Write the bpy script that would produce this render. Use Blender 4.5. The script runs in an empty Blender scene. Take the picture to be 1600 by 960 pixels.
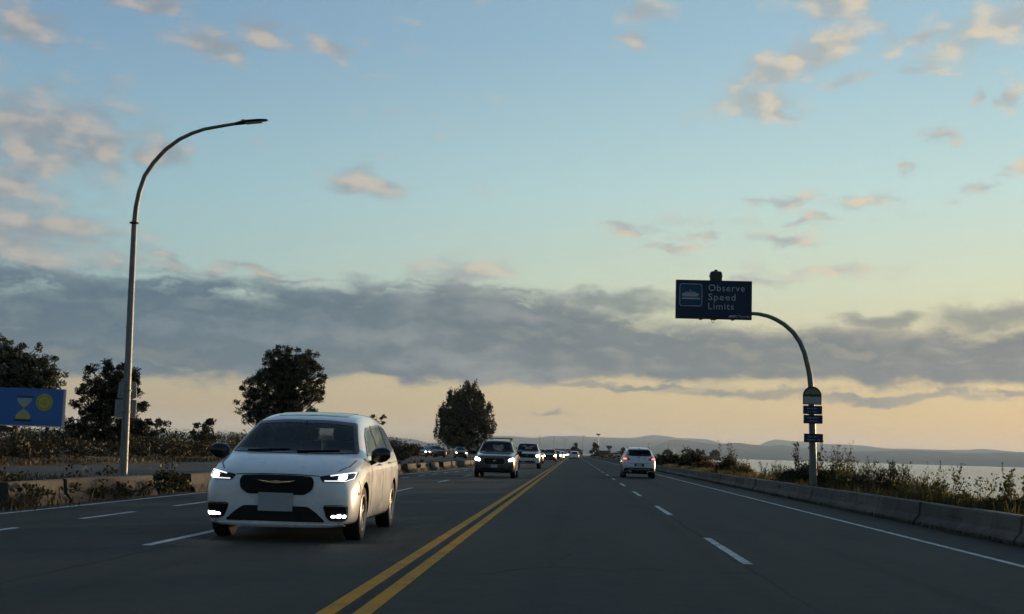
import bpy, bmesh, math, random
import numpy as np
from mathutils import Matrix, Vector, noise as mnoise
from mathutils.bvhtree import BVHTree

R = math.radians
sc = bpy.context.scene
C = sc.collection
random.seed(7)
RNG = np.random.default_rng(7)

# ------------------------------------------------------------------ camera
cd = bpy.data.cameras.new('camera')
cam = bpy.data.objects.new('camera', cd)
C.objects.link(cam)
sc.camera = cam
cd.lens = 46.125
cd.sensor_width = 36
cd.clip_start = 0.1
cd.clip_end = 60000
cam.matrix_world = (Matrix.Translation((0, 0, 1.22)) @ Matrix.Rotation(R(2.852), 4, 'Z')
                    @ Matrix.Rotation(R(96.2925), 4, 'X') @ Matrix.Rotation(R(1.7), 4, 'Z'))

sc.view_settings.view_transform = 'Standard'
sc.view_settings.look = 'None'
sc.view_settings.gamma = 1
sc.view_settings.exposure = 1.0
sc.cycles.use_denoising = True
sc.cycles.use_adaptive_sampling = True
sc.cycles.adaptive_threshold = 0.02
sc.cycles.adaptive_min_samples = 12
sc.cycles.max_bounces = 5
sc.cycles.volume_bounces = 1
sc.cycles.transparent_max_bounces = 8

# ------------------------------------------------------------------ sky and sun
SUN_AZ, SUN_EL = 40.0, 1.4          # degrees clockwise from straight ahead, above the horizon
world = bpy.data.worlds.new('World')
sc.world = world
world.use_nodes = True
WT = world.node_tree
for n in list(WT.nodes):
    WT.nodes.remove(n)


def srgb(r, g, b, a=None):
    f = lambda c: (c / 255 / 12.92) if c / 255 <= 0.04045 else ((c / 255 + 0.055) / 1.055) ** 2.4
    return (f(r), f(g), f(b), 1.0) if a is None else (f(r), f(g), f(b), a)


class NT:
    """small helper to write node trees"""
    def __init__(self, tree):
        self.t = tree

    def n(self, typ, **kw):
        x = self.t.nodes.new(typ)
        for k, v in kw.items():
            setattr(x, k, v)
        return x

    def link(self, a, b):
        self.t.links.new(a, b)

    def put(self, sock, v):
        if isinstance(v, (int, float)):
            sock.default_value = v
        elif isinstance(v, (tuple, list)):
            sock.default_value = v
        else:
            self.link(v, sock)

    def m(self, op, a, b=0.0, c=0.0, clamp=False):
        x = self.n('ShaderNodeMath', operation=op, use_clamp=clamp)
        self.put(x.inputs[0], a)
        self.put(x.inputs[1], b)
        self.put(x.inputs[2], c)
        return x.outputs[0]

    def v(self, op, a, b=(0, 0, 0)):
        x = self.n('ShaderNodeVectorMath', operation=op)
        self.put(x.inputs[0], a)
        self.put(x.inputs[1], b)
        return x.outputs['Value'] if op in ('LENGTH', 'DOT_PRODUCT', 'DISTANCE') else x.outputs[0]

    def step(self, val, lo, hi, a=0.0, b=1.0, smooth=True):
        x = self.n('ShaderNodeMapRange')
        x.interpolation_type = 'SMOOTHSTEP' if smooth else 'LINEAR'
        x.clamp = True
        self.put(x.inputs[0], val)
        for i, q in enumerate((lo, hi, a, b)):
            self.put(x.inputs[1 + i], q)
        return x.outputs[0]

    def mix(self, f, a, b, blend='MIX'):
        x = self.n('ShaderNodeMix', data_type='RGBA', blend_type=blend)
        self.put(x.inputs[0], f)
        self.put(x.inputs[6], a)
        self.put(x.inputs[7], b)
        return x.outputs[2]

    def noise(self, vec, scale=1.0, detail=5.0, rough=0.55, dist=0.0, dim='3D'):
        x = self.n('ShaderNodeTexNoise', noise_dimensions=dim)
        if vec is not None:
            self.link(vec, x.inputs['Vector'])
        x.inputs['Scale'].default_value = scale
        x.inputs['Detail'].default_value = detail
        x.inputs['Roughness'].default_value = rough
        x.inputs['Distortion'].default_value = dist
        return x.outputs[0]

    def ramp(self, f, stops):
        x = self.n('ShaderNodeValToRGB')
        e = x.color_ramp.elements
        while len(e) < len(stops):
            e.new(0.5)
        for q, (p, c) in zip(e, stops):
            q.position = p
            q.color = c if len(c) == 4 else (*c, 1)
        self.link(f, x.inputs[0])
        return x.outputs[0]

    def comb(self, x, y, z=0.0):
        c = self.n('ShaderNodeCombineXYZ')
        self.put(c.inputs[0], x)
        self.put(c.inputs[1], y)
        self.put(c.inputs[2], z)
        return c.outputs[0]


PUFFS = [(-23.6, 12.2, 4.9, 2.7, 2), (-24.5, 8.6, 4.6, 1.5, 2), (-20.9, 12.1, 2.09, 1.57, -13), (-24.3, 9.93, 3.32, 1.92, 2), (-23.0, 8.75, 3.14, 0.77, 2), (-23.4, 7.6, 5.0, 1.3, 2), (-24.3, 16.68, 2.16, 0.91, 2), (-19.2, 18.17, 1.57, 0.42, 2), (-16.5, 16.98, 1.57, 0.91, -33), (-13.9, 17.26, 1.57, 0.56, -18), (-11.3, 17.06, 1.33, 0.63, -18), (-9.4, 11.47, 2.16, 0.7, -10), (-18.4, 12.07, 1.22, 0.98, -38), (-18.1, 7.66, 1.33, 0.42, -23), (2.6, 19.07, 1.26, 0.56, 2), (2.0, 17.82, 0.77, 0.49, 22), (11.2, 19.01, 2.62, 0.77, -8), (11.7, 18.39, 2.09, 0.7, -18), (9.3, 16.99, 4.89, 0.7, 25), (7.4, 15.23, 2.62, 0.77, 2), (8.2, 14.67, 2.09, 0.35, 2), (17.5, 17.76, 3.32, 1.12, 24), (14.6, 17.58, 2.09, 0.35, 10), (11.5, 16.05, 0.87, 0.42, 2), (14.9, 16.4, 1.4, 0.31, 2), (18.5, 15.02, 0.7, 0.56, 2), (16.8, 15.13, 0.56, 0.42, 2), (15.9, 13.57, 0.98, 0.35, -8), (18.1, 12.09, 0.77, 0.42, 2), (14.2, 12.11, 0.63, 0.28, 2), (17.0, 11.22, 0.77, 0.35, 2), (12.5, 11.01, 1.92, 0.42, 2), (8.8, 11.1, 1.75, 0.28, 2), (10.1, 10.21, 1.57, 0.24, 2), (2.4, 9.9, 1.57, 0.31, -3), (5.4, 9.46, 0.98, 0.24, 2), (4.3, 8.89, 1.92, 0.21, 2), (8.9, 9.51, 1.68, 0.24, 2), (11.2, 8.03, 2.44, 0.28, 5), (7.7, 7.6, 2.09, 0.35, 2), (-5.2, 7.9, 2.44, 0.56, 6), (-14.0, 7.38, 2.09, 0.28, 2), (-11.8, 7.11, 2.09, 0.21, 2),
         # beyond the frame the same kind of sky goes on
         (-31, 9.0, 4.5, 2.0, 0), (-38, 13.0, 5.0, 2.2, 0), (-52, 18, 6, 2.5, 5), (-75, 15, 7, 2.5, 0), (-110, 20, 8, 3, 0), (-160, 18, 12, 4, 0), (130, 20, 9, 3, 0), (70, 17, 6, 2, 8), (45, 20, 6, 2, 15), (30, 14, 4, 1.2, 10), (26, 20, 4, 1.4, 20), (-8, 26, 5, 1.6, 0), (8, 32, 6, 2, 12), (-30, 30, 6, 2.4, 0)]
BARS = [(1.6, 6.68, 4.36, 0.44), (13.0, 5.84, 2.01, 0.44), (17.1, 5.97, 3.02, 0.58), (2.8, 2.98, 5.36, 0.18), (8.3, 2.72, 6.03, 0.22), (13.6, 2.71, 4.69, 0.18), (-0.8, 1.67, 0.74, 0.11), (17.8, 2.99, 2.01, 0.15)]



def build_sky():
    t = NT(WT)
    out = t.n('ShaderNodeOutputWorld')
    bg = t.n('ShaderNodeBackground')
    bg.inputs[1].default_value = 0.15
    t.link(bg.outputs[0], out.inputs[0])
    sky = t.n('ShaderNodeTexSky', sky_type='NISHITA')
    sky.sun_disc = False
    sky.sun_elevation = R(SUN_EL)
    sky.sun_rotation = R(SUN_AZ)
    sky.dust_density = 0.7
    sky.ozone_density = 2.5
    d = t.n('ShaderNodeTexCoord').outputs['Generated']
    sep = t.n('ShaderNodeSeparateXYZ')
    t.link(d, sep.inputs[0])
    az = t.m('MULTIPLY', t.m('ARCTAN2', sep.outputs[0], sep.outputs[1]), 57.29578)
    el = t.m('MULTIPLY', t.m('ARCSINE', sep.outputs[2]), 57.29578)
    # clear evening air: cream at the horizon, through pale teal, to blue overhead, warmer toward the sun
    K = 0.465 / 0.15

    def col(*c):
        s = srgb(*c)
        return (s[0], s[1], s[2])
    e01 = t.m('DIVIDE', el, 60.0, clamp=True)
    away = t.ramp(e01, [(0.0, col(180, 157, 128)), (0.03, col(187, 168, 138)), (0.065, col(192, 188, 166)),
                        (0.11, col(172, 203, 202)), (0.18, col(160, 200, 212)), (0.29, col(136, 173, 202)),
                        (0.6, col(112, 142, 170)), (1.0, col(88, 112, 138))])
    near = t.ramp(e01, [(0.0, col(212, 182, 140)), (0.03, col(222, 195, 148)), (0.07, col(232, 212, 164)),
                        (0.125, col(228, 234, 200)), (0.19, col(210, 238, 230)), (0.30, col(176, 214, 228)),
                        (0.6, col(122, 152, 180)), (1.0, col(88, 112, 138))])
    sa = R(SUN_AZ)
    toward = t.v('DOT_PRODUCT', d, (math.sin(sa), math.cos(sa), 0.0))
    f = t.step(toward, 0.40, 0.99)
    grad = t.mix(f, away, near)
    # the sky opposite the sunset is dimmer
    east = t.step(toward, -0.9, 0.45, 0.55, 1.0)
    glow = t.m('MULTIPLY', east, t.step(toward, 0.95, 1.0, 1.0, 1.7))
    grad = t.mix(1.0, grad, t.comb(glow, glow, glow), 'MULTIPLY')
    grad = t.mix(1.0, grad, (K, K, K, 1), 'MULTIPLY')
    clear = t.mix(0.82, sky.outputs[0], grad)

    # ---- clouds, laid out by compass direction and height above the horizon, torn by two scales of turbulence
    p0 = t.comb(az, el)

    def nz(vec, scale, detail, rough):
        x = t.n('ShaderNodeTexNoise', noise_dimensions='2D')
        t.link(vec, x.inputs['Vector'])
        x.inputs['Scale'].default_value = scale
        x.inputs['Detail'].default_value = detail
        x.inputs['Roughness'].default_value = rough
        return x
    w1 = nz(t.v('MULTIPLY', p0, (0.30, 0.55, 0)), 1.0, 6, 0.62)
    warp = t.v('MULTIPLY', t.v('SUBTRACT', w1.outputs['Color'], (0.5, 0.5, 0.5)), (4.2, 1.9, 0))
    p = t.v('ADD', p0, warp)
    ps = t.v('MULTIPLY', p, (0.075, 0.72, 0))            # long drawn-out streaks
    n2 = nz(ps, 1.0, 6, 0.60).outputs[0]
    n1 = w1.outputs[0]
    n3 = nz(t.v('MULTIPLY', p0, (0.50, 1.05, 0)), 1.15, 5, 0.49).outputs[0]
    n1b = nz(t.v('MULTIPLY', t.v('ADD', p0, (0.9, 0.35, 0)), (0.50, 1.05, 0)), 1.15, 2, 0.45).outputs[0]
    n3c = t.m('SUBTRACT', n3, 0.5)

    # puffs: (az, el, half width, half height, tilt)
    best = None
    for (a, e, w, h, tilt) in PUFFS:
        mp = t.n('ShaderNodeMapping', vector_type='TEXTURE')
        t.link(p, mp.inputs[0])
        mp.inputs[1].default_value = (a, e, 0)
        mp.inputs[2].default_value = (0, 0, R(tilt))
        mp.inputs[3].default_value = (w, h, 1)
        m = t.v('LENGTH', mp.outputs[0])
        best = m if best is None else t.m('MINIMUM', best, m)
    best = t.m('SUBTRACT', 1.0, best)
    dens = t.step(t.m('ADD', best, t.m('MULTIPLY', n3c, 1.5)), -0.30, 0.95)
    # thin scattered scraps everywhere else in the sky
    scr = t.m('MULTIPLY', t.step(t.m('ADD', n2, t.m('MULTIPLY', n3c, 0.6)), 0.60, 0.92), t.step(el, 4.0, 9.0))
    dens = t.m('MAXIMUM', t.m('MULTIPLY', dens, 0.88), t.m('MULTIPLY', scr, 0.5))
    # light from the sun's side: density falling off toward it
    lit = t.step(t.m('ADD', t.m('SUBTRACT', n3, n1b), t.m('MULTIPLY', t.m('SUBTRACT', dens, 0.5), 0.10)), -0.18, 0.34)
    grey = t.mix(f, (*col(144, 152, 160), 1), (*col(182, 188, 186), 1))
    warm = t.mix(f, (*col(190, 182, 174), 1), (*col(232, 216, 190), 1))
    pc = t.mix(lit, grey, warm)
    pc = t.mix(1.0, pc, (K, K, K, 1), 'MULTIPLY')
    c1 = t.mix(dens, clear, pc)

    # ---- the long grey bank
    n2c = t.m('SUBTRACT', n2, 0.5)
    wv = t.m('ADD', t.m('MULTIPLY', n2c, t.step(az, -2.0, 8.0, 2.9, 1.7)), t.m('MULTIPLY', n3c, 0.6))
    el2 = t.m('ADD', el, t.m('MULTIPLY', t.m('SUBTRACT', n1, 0.5), 1.3))
    # upper edge: high on the left, dropping to the right
    top = t.m('SUBTRACT', 7.1, t.step(az, -4.0, 5.0, 0.0, 1.25))
    low = t.m('ADD', 2.45, t.step(az, -20, 8.0, 0.0, 0.7))
    up = t.step(t.m('ADD', t.m('SUBTRACT', top, el2), wv), -0.25, 0.8)
    dn = t.step(t.m('ADD', t.m('SUBTRACT', el2, low), t.m('MULTIPLY', wv, 0.42)), -0.12, 0.42)
    bank = t.m('MULTIPLY', up, dn)
    # thin wedge above the bank in the middle, and thin bars below it
    for (a, e, w, h) in BARS:
        mp = t.n('ShaderNodeMapping', vector_type='TEXTURE')
        t.link(p, mp.inputs[0])
        mp.inputs[1].default_value = (a, e, 0)
        mp.inputs[3].default_value = (w, h * 1.5, 1)
        m = t.step(t.m('ADD', t.m('SUBTRACT', 1.0, t.v('LENGTH', mp.outputs[0])), t.m('MULTIPLY', wv, 0.4)), -0.1, 0.7)
        bank = t.m('MAXIMUM', bank, t.m('MULTIPLY', m, 0.8))
    holes = t.step(t.m('ADD', n2, t.m('MULTIPLY', n3c, 0.5)), 0.26, 0.44)
    bank = t.m('MULTIPLY', bank, t.m('ADD', 0.82, t.m('MULTIPLY', holes, 0.17)))
    fb = t.step(az, -22, 20)
    bdark = t.mix(fb, (*col(80, 107, 126), 1), (*col(122, 129, 133), 1))
    blight = t.mix(fb, (*col(110, 132, 147), 1), (*col(176, 170, 160), 1))
    tone = t.m('ADD', n2, t.m('MULTIPLY', t.m('SUBTRACT', n3, n1b), 0.30))
    bc = t.mix(t.step(tone, 0.42, 0.80), bdark, blight)
    bc = t.mix(1.0, bc, (K, K, K, 1), 'MULTIPLY')
    c2 = t.mix(t.m('MULTIPLY', bank, 0.96), c1, bc)
    t.link(c2, bg.inputs[0])


build_sky()
world.cycles.sampling_method = 'MANUAL'
world.cycles.sample_map_resolution = 256
sun_d = bpy.data.lights.new('sun', 'SUN')
sun_d.energy = 4.9
sun_d.angle = R(2)
sun_d.color = (1.0, 0.70, 0.40)
sun_o = bpy.data.objects.new('sun', sun_d)
C.objects.link(sun_o)
sun_o.rotation_euler = (R(90 - SUN_EL), 0, R(180 - SUN_AZ))


# ------------------------------------------------------------------ materials
def mat(name, build=None, **kw):
    m = bpy.data.materials.new(name)
    m.use_nodes = True
    t = NT(m.node_tree)
    b = m.node_tree.nodes['Principled BSDF']
    for k, v in kw.items():
        s = b.inputs[k]
        s.default_value = (*v, 1) if isinstance(v, tuple) and len(v) == 3 and s.type == 'RGBA' else v
    if build:
        build(t, b)
    return m


def objpos(t):
    return t.n('ShaderNodeTexCoord').outputs['Object']


def worldpos(t):
    return t.n('ShaderNodeNewGeometry').outputs['Position']


def bump(t, b, h, strength=0.3, dist=0.02):
    x = t.n('ShaderNodeBump')
    x.inputs['Strength'].default_value = strength
    x.inputs['Distance'].default_value = dist
    t.link(h, x.inputs['Height'])
    t.link(x.outputs[0], b.inputs['Normal'])


def b_asphalt(t, b):
    p = worldpos(t)
    s = t.n('ShaderNodeSeparateXYZ')
    t.link(p, s.inputs[0])
    stretch = t.v('MULTIPLY', p, (1.0, 0.08, 1.0))
    big = t.noise(stretch, 0.9, 5, 0.6)
    patch = t.noise(p, 0.25, 4, 0.6)
    fine = t.noise(p, 70, 3, 0.7)
    c = t.mix(t.step(big, 0.3, 0.7), (0.036, 0.038, 0.034, 1), (0.058, 0.060, 0.054, 1))
    c = t.mix(t.m('MULTIPLY', t.step(patch, 0.45, 0.75), 0.35), c, (0.027, 0.026, 0.023, 1))
    # polished wheel tracks and the oil strip between them in every lane
    lane = t.m('PINGPONG', t.m('ADD', s.outputs[0], 0.2), 0.95)
    c = t.mix(t.m('MULTIPLY', t.step(lane, 0.15, 0.85), 0.42), c, (0.050, 0.048, 0.042, 1))
    oil = t.m('MULTIPLY', t.step(lane, 0.0, 0.30, 1, 0), t.step(t.noise(t.v('MULTIPLY', p, (2.0, 0.05, 1)), 1.0, 4, 0.6), 0.35, 0.65))
    c = t.mix(t.m('MULTIPLY', oil, 0.45), c, (0.014, 0.014, 0.013, 1))
    mott = t.noise(p, 3.2, 6, 0.7)
    c = t.mix(t.m('MULTIPLY', t.step(mott, 0.42, 0.66), 0.30), c, (0.018, 0.018, 0.016, 1))
    c = t.mix(t.m('MULTIPLY', t.step(fine, 0.45, 0.75), 0.5), c, (0.056, 0.054, 0.047, 1))
    # paving joints with tar, wandering a little
    wob = t.m('MULTIPLY', t.m('SUBTRACT', t.noise(p, 0.35, 6, 0.65), 0.5), 0.5)
    for x0, w in ((2.0, 0.03), (-4.75, 0.035), (-1.655, 0.045), (-7.2, 0.02)):
        dd = t.m('ABSOLUTE', t.m('SUBTRACT', t.m('ADD', s.outputs[0], t.m('MULTIPLY', wob, 0.6 if x0 != -1.655 else 0.15)), x0))
        c = t.mix(t.m('MULTIPLY', t.step(dd, w * 0.4, w * 1.4, 1, 0), 0.7), c, (0.018, 0.018, 0.018, 1))
    vor = t.n('ShaderNodeTexVoronoi', feature='DISTANCE_TO_EDGE')
    t.link(t.v('ADD', t.v('MULTIPLY', p, (0.28, 0.12, 1)), t.comb(wob, wob)), vor.inputs['Vector'])
    vor.inputs['Scale'].default_value = 1.0
    crack = t.m('MULTIPLY', t.step(vor.outputs['Distance'], 0.003, 0.011, 1, 0), t.step(t.noise(p, 0.12, 3), 0.46, 0.56))
    c = t.mix(t.m('MULTIPLY', crack, 0.6), c, (0.016, 0.016, 0.016, 1))
    t.link(c, b.inputs['Base Color'])
    t.link(t.step(big, 0.2, 0.8, 0.78, 0.95), b.inputs['Roughness'])
    b.inputs['Specular IOR Level'].default_value = 0.22
    bump(t, b, fine, 0.25, 0.005)


def b_oldroad(t, b):
    p = worldpos(t)
    big = t.noise(p, 0.35, 6, 0.65)
    fine = t.noise(p, 40, 3, 0.7)
    c = t.mix(t.step(big, 0.3, 0.7), (0.11, 0.092, 0.075, 1), (0.19, 0.165, 0.135, 1))
    c = t.mix(t.m('MULTIPLY', t.step(fine, 0.4, 0.7), 0.4), c, (0.22, 0.19, 0.155, 1))
    t.link(c, b.inputs['Base Color'])
    b.inputs['Roughness'].default_value = 1.0
    b.inputs['Specular IOR Level'].default_value = 0.1
    bump(t, b, fine, 0.5, 0.01)


def b_paint(col, wear):
    def f(t, b):
        p = worldpos(t)
        a = t.noise(p, 22, 6, 0.75)
        g = t.noise(p, 2.2, 4, 0.6)
        k = t.m('MULTIPLY', t.step(t.m('ADD', a, t.m('MULTIPLY', t.m('SUBTRACT', g, 0.5), 0.5)), 0.52, 0.66), wear)
        c = t.mix(k, (*col, 1), (0.06, 0.06, 0.058, 1))
        c = t.mix(t.m('MULTIPLY', t.step(g, 0.4, 0.7), 0.25), c, (0.12, 0.11, 0.09, 1))
        t.link(c, b.inputs['Base Color'])
        b.inputs['Roughness'].default_value = 0.75
        b.inputs['Specular IOR Level'].default_value = 0.15
    return f


def b_concrete(c0, c1, stain):
    def f(t, b):
        p = worldpos(t)
        a = t.noise(p, 1.4, 7, 0.65)
        fi = t.noise(p, 30, 4, 0.7)
        vert = t.noise(t.v('MULTIPLY', p, (3, 3, 0.5)), 2.0, 5, 0.65)
        r = t.n('ShaderNodeObjectInfo').outputs['Random']
        c = t.mix(t.step(t.m('ADD', a, t.m('MULTIPLY', t.m('SUBTRACT', r, 0.5), 0.35)), 0.3, 0.7), (*c0, 1), (*c1, 1))
        c = t.mix(t.m('MULTIPLY', t.step(vert, 0.48, 0.68), 0.6), c, (*stain, 1))
        c = t.mix(t.m('MULTIPLY', t.step(fi, 0.5, 0.75), 0.4), c, (*stain, 1))
        scuff = t.noise(t.v('MULTIPLY', p, (2, 0.35, 9)), 1.6, 5, 0.65)
        c = t.mix(t.m('MULTIPLY', t.step(scuff, 0.55, 0.66), 0.7), c, (0.02, 0.019, 0.017, 1))
        zz = t.n('ShaderNodeSeparateXYZ')
        t.link(p, zz.inputs[0])
        foot = t.m('MULTIPLY', t.step(t.m('ADD', zz.outputs[2], t.m('MULTIPLY', t.m('SUBTRACT', a, 0.5), 0.3)), 0.02, 0.20, 1, 0), 0.75)
        c = t.mix(foot, c, (stain[0] * 0.8, stain[1] * 0.75, stain[2] * 0.65, 1))      # splashed mud
        t.link(c, b.inputs['Base Color'])
        b.inputs['Roughness'].default_value = 0.9
        bump(t, b, fi, 0.4, 0.01)
    return f


def b_ground(t, b):
    p = worldpos(t)
    a = t.noise(p, 0.22, 7, 0.65)
    fi = t.noise(p, 9, 6, 0.7)
    c = t.mix(t.step(a, 0.35, 0.65), (0.105, 0.07, 0.042, 1), (0.19, 0.14, 0.085, 1))
    c = t.mix(t.m('MULTIPLY', t.step(fi, 0.45, 0.65), 0.6), c, (0.075, 0.062, 0.032, 1))
    t.link(c, b.inputs['Base Color'])
    b.inputs['Roughness'].default_value = 1.0
    b.inputs['Specular IOR Level'].default_value = 0.1
    bump(t, b, fi, 0.8, 0.06)


def b_water(t, b):
    p = worldpos(t)
    b.inputs['Base Color'].default_value = (0.07, 0.115, 0.125, 1)
    b.inputs['Roughness'].default_value = 0.17
    b.inputs['IOR'].default_value = 1.33
    h = t.m('ADD', t.noise(t.v('MULTIPLY', p, (1, 0.5, 1)), 0.45, 5, 0.6),
            t.m('MULTIPLY', t.noise(t.v('MULTIPLY', p, (1, 0.35, 1)), 0.05, 4, 0.6), 3.0))
    bump(t, b, h, 0.4, 0.5)


def b_hills(t, b):
    p = worldpos(t)
    a = t.noise(p, 0.004, 6, 0.6)
    c = t.mix(t.step(a, 0.35, 0.65), (0.020, 0.032, 0.022, 1), (0.045, 0.058, 0.036, 1))
    t.link(c, b.inputs['Base Color'])
    b.inputs['Roughness'].default_value = 1.0
    b.inputs['Specular IOR Level'].default_value = 0.0


def leaf(name, c0, c1, c2=None, through=0.22):
    def f(t, b):
        g = t.n('ShaderNodeNewGeometry')
        r = g.outputs['Random Per Island']
        st = [(0.0, c0), (0.6, c1)]
        if c2:
            st.append((1.0, c2))
        c = t.ramp(r, st)
        clump = t.noise(g.outputs['Position'], 0.9, 3, 0.6)
        c = t.mix(t.m('MULTIPLY', t.step(clump, 0.35, 0.65, 1, 0), 0.35), c, (c0[0] * 0.6, c0[1] * 0.6, c0[2] * 0.6, 1))
        t.link(c, b.inputs['Base Color'])
        b.inputs['Roughness'].default_value = 0.65
        b.inputs['Specular IOR Level'].default_value = 0.25
        tr = t.n('ShaderNodeBsdfTranslucent')
        t.link(c, tr.inputs[0])
        ms = t.n('ShaderNodeMixShader')
        ms.inputs[0].default_value = through
        out = [n for n in t.t.nodes if n.type == 'OUTPUT_MATERIAL'][0]
        t.link(b.outputs[0], ms.inputs[1])
        t.link(tr.outputs[0], ms.inputs[2])
        t.link(ms.outputs[0], out.inputs[0])
    return mat(name, f)


def b_bark(t, b):
    p = worldpos(t)
    a = t.noise(t.v('MULTIPLY', p, (6, 6, 1.2)), 2, 5, 0.65)
    c = t.mix(t.step(a, 0.35, 0.65), (0.035, 0.028, 0.02, 1), (0.085, 0.07, 0.052, 1))
    t.link(c, b.inputs['Base Color'])
    b.inputs['Roughness'].default_value = 0.95
    bump(t, b, a, 0.6, 0.03)


def b_galv(c0, c1):
    def f(t, b):
        p = objpos(t)
        a = t.noise(t.v('MULTIPLY', p, (8, 8, 1.0)), 2.0, 5, 0.6)
        sp = t.noise(p, 26, 3, 0.6)
        c = t.mix(t.step(a, 0.35, 0.65), (*c0, 1), (*c1, 1))
        c = t.mix(t.m('MULTIPLY', t.step(sp, 0.5, 0.65), 0.35), c, (c0[0] * 0.7, c0[1] * 0.7, c0[2] * 0.7, 1))
        t.link(c, b.inputs['Base Color'])
        b.inputs['Metallic'].default_value = 0.2
        t.link(t.step(sp, 0.3, 0.7, 0.45, 0.62), b.inputs['Roughness'])
    return f


def b_carpaint(col, metal=0.0, rough=0.26):
    def f(t, b):
        p = objpos(t)
        dirt = t.noise(p, 3.5, 6, 0.65)
        s = t.n('ShaderNodeSeparateXYZ')
        t.link(p, s.inputs[0])
        low = t.step(s.outputs[2], 0.25, 0.75, 1.0, 0.05)
        k = t.m('MULTIPLY', t.m('MULTIPLY', t.step(dirt, 0.4, 0.75), low), 0.55)
        c = t.mix(k, (*col, 1), (0.16, 0.14, 0.115, 1))
        inside = t.n('ShaderNodeNewGeometry').outputs['Backfacing']      # unpainted inner skin
        c = t.mix(inside, c, (0.035, 0.034, 0.033, 1))
        t.link(c, b.inputs['Base Color'])
        b.inputs['Metallic'].default_value = metal
        t.link(t.step(dirt, 0.3, 0.8, rough, rough + 0.16), b.inputs['Roughness'])
        b.inputs['Coat Weight'].default_value = 1.0
        t.link(t.m('ADD', 0.02, t.m('MULTIPLY', k, 0.5)), b.inputs['Coat Roughness'])
    return f


def clear_glass(name, tint):
    m = bpy.data.materials.new(name)
    m.use_nodes = True
    t = NT(m.node_tree)
    b = m.node_tree.nodes['Principled BSDF']
    m.node_tree.nodes.remove(b)
    out = [n for n in t.t.nodes if n.type == 'OUTPUT_MATERIAL'][0]
    tr = t.n('ShaderNodeBsdfTransparent')
    tr.inputs[0].default_value = (*tint, 1)
    gl = t.n('ShaderNodeBsdfGlossy')
    gl.inputs['Roughness'].default_value = 0.02
    gl.inputs[0].default_value = (0.62, 0.64, 0.66, 1)
    fr = t.n('ShaderNodeFresnel')
    fr.inputs[0].default_value = 1.36
    ms = t.n('ShaderNodeMixShader')
    t.link(fr.outputs[0], ms.inputs[0])
    t.link(tr.outputs[0], ms.inputs[1])
    t.link(gl.outputs[0], ms.inputs[2])
    t.link(ms.outputs[0], out.inputs[0])
    return m


def emit(name, col, strength):
    return mat(name, **{'Base Color': col, 'Emission Color': col, 'Emission Strength': strength, 'Roughness': 0.3})


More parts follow.
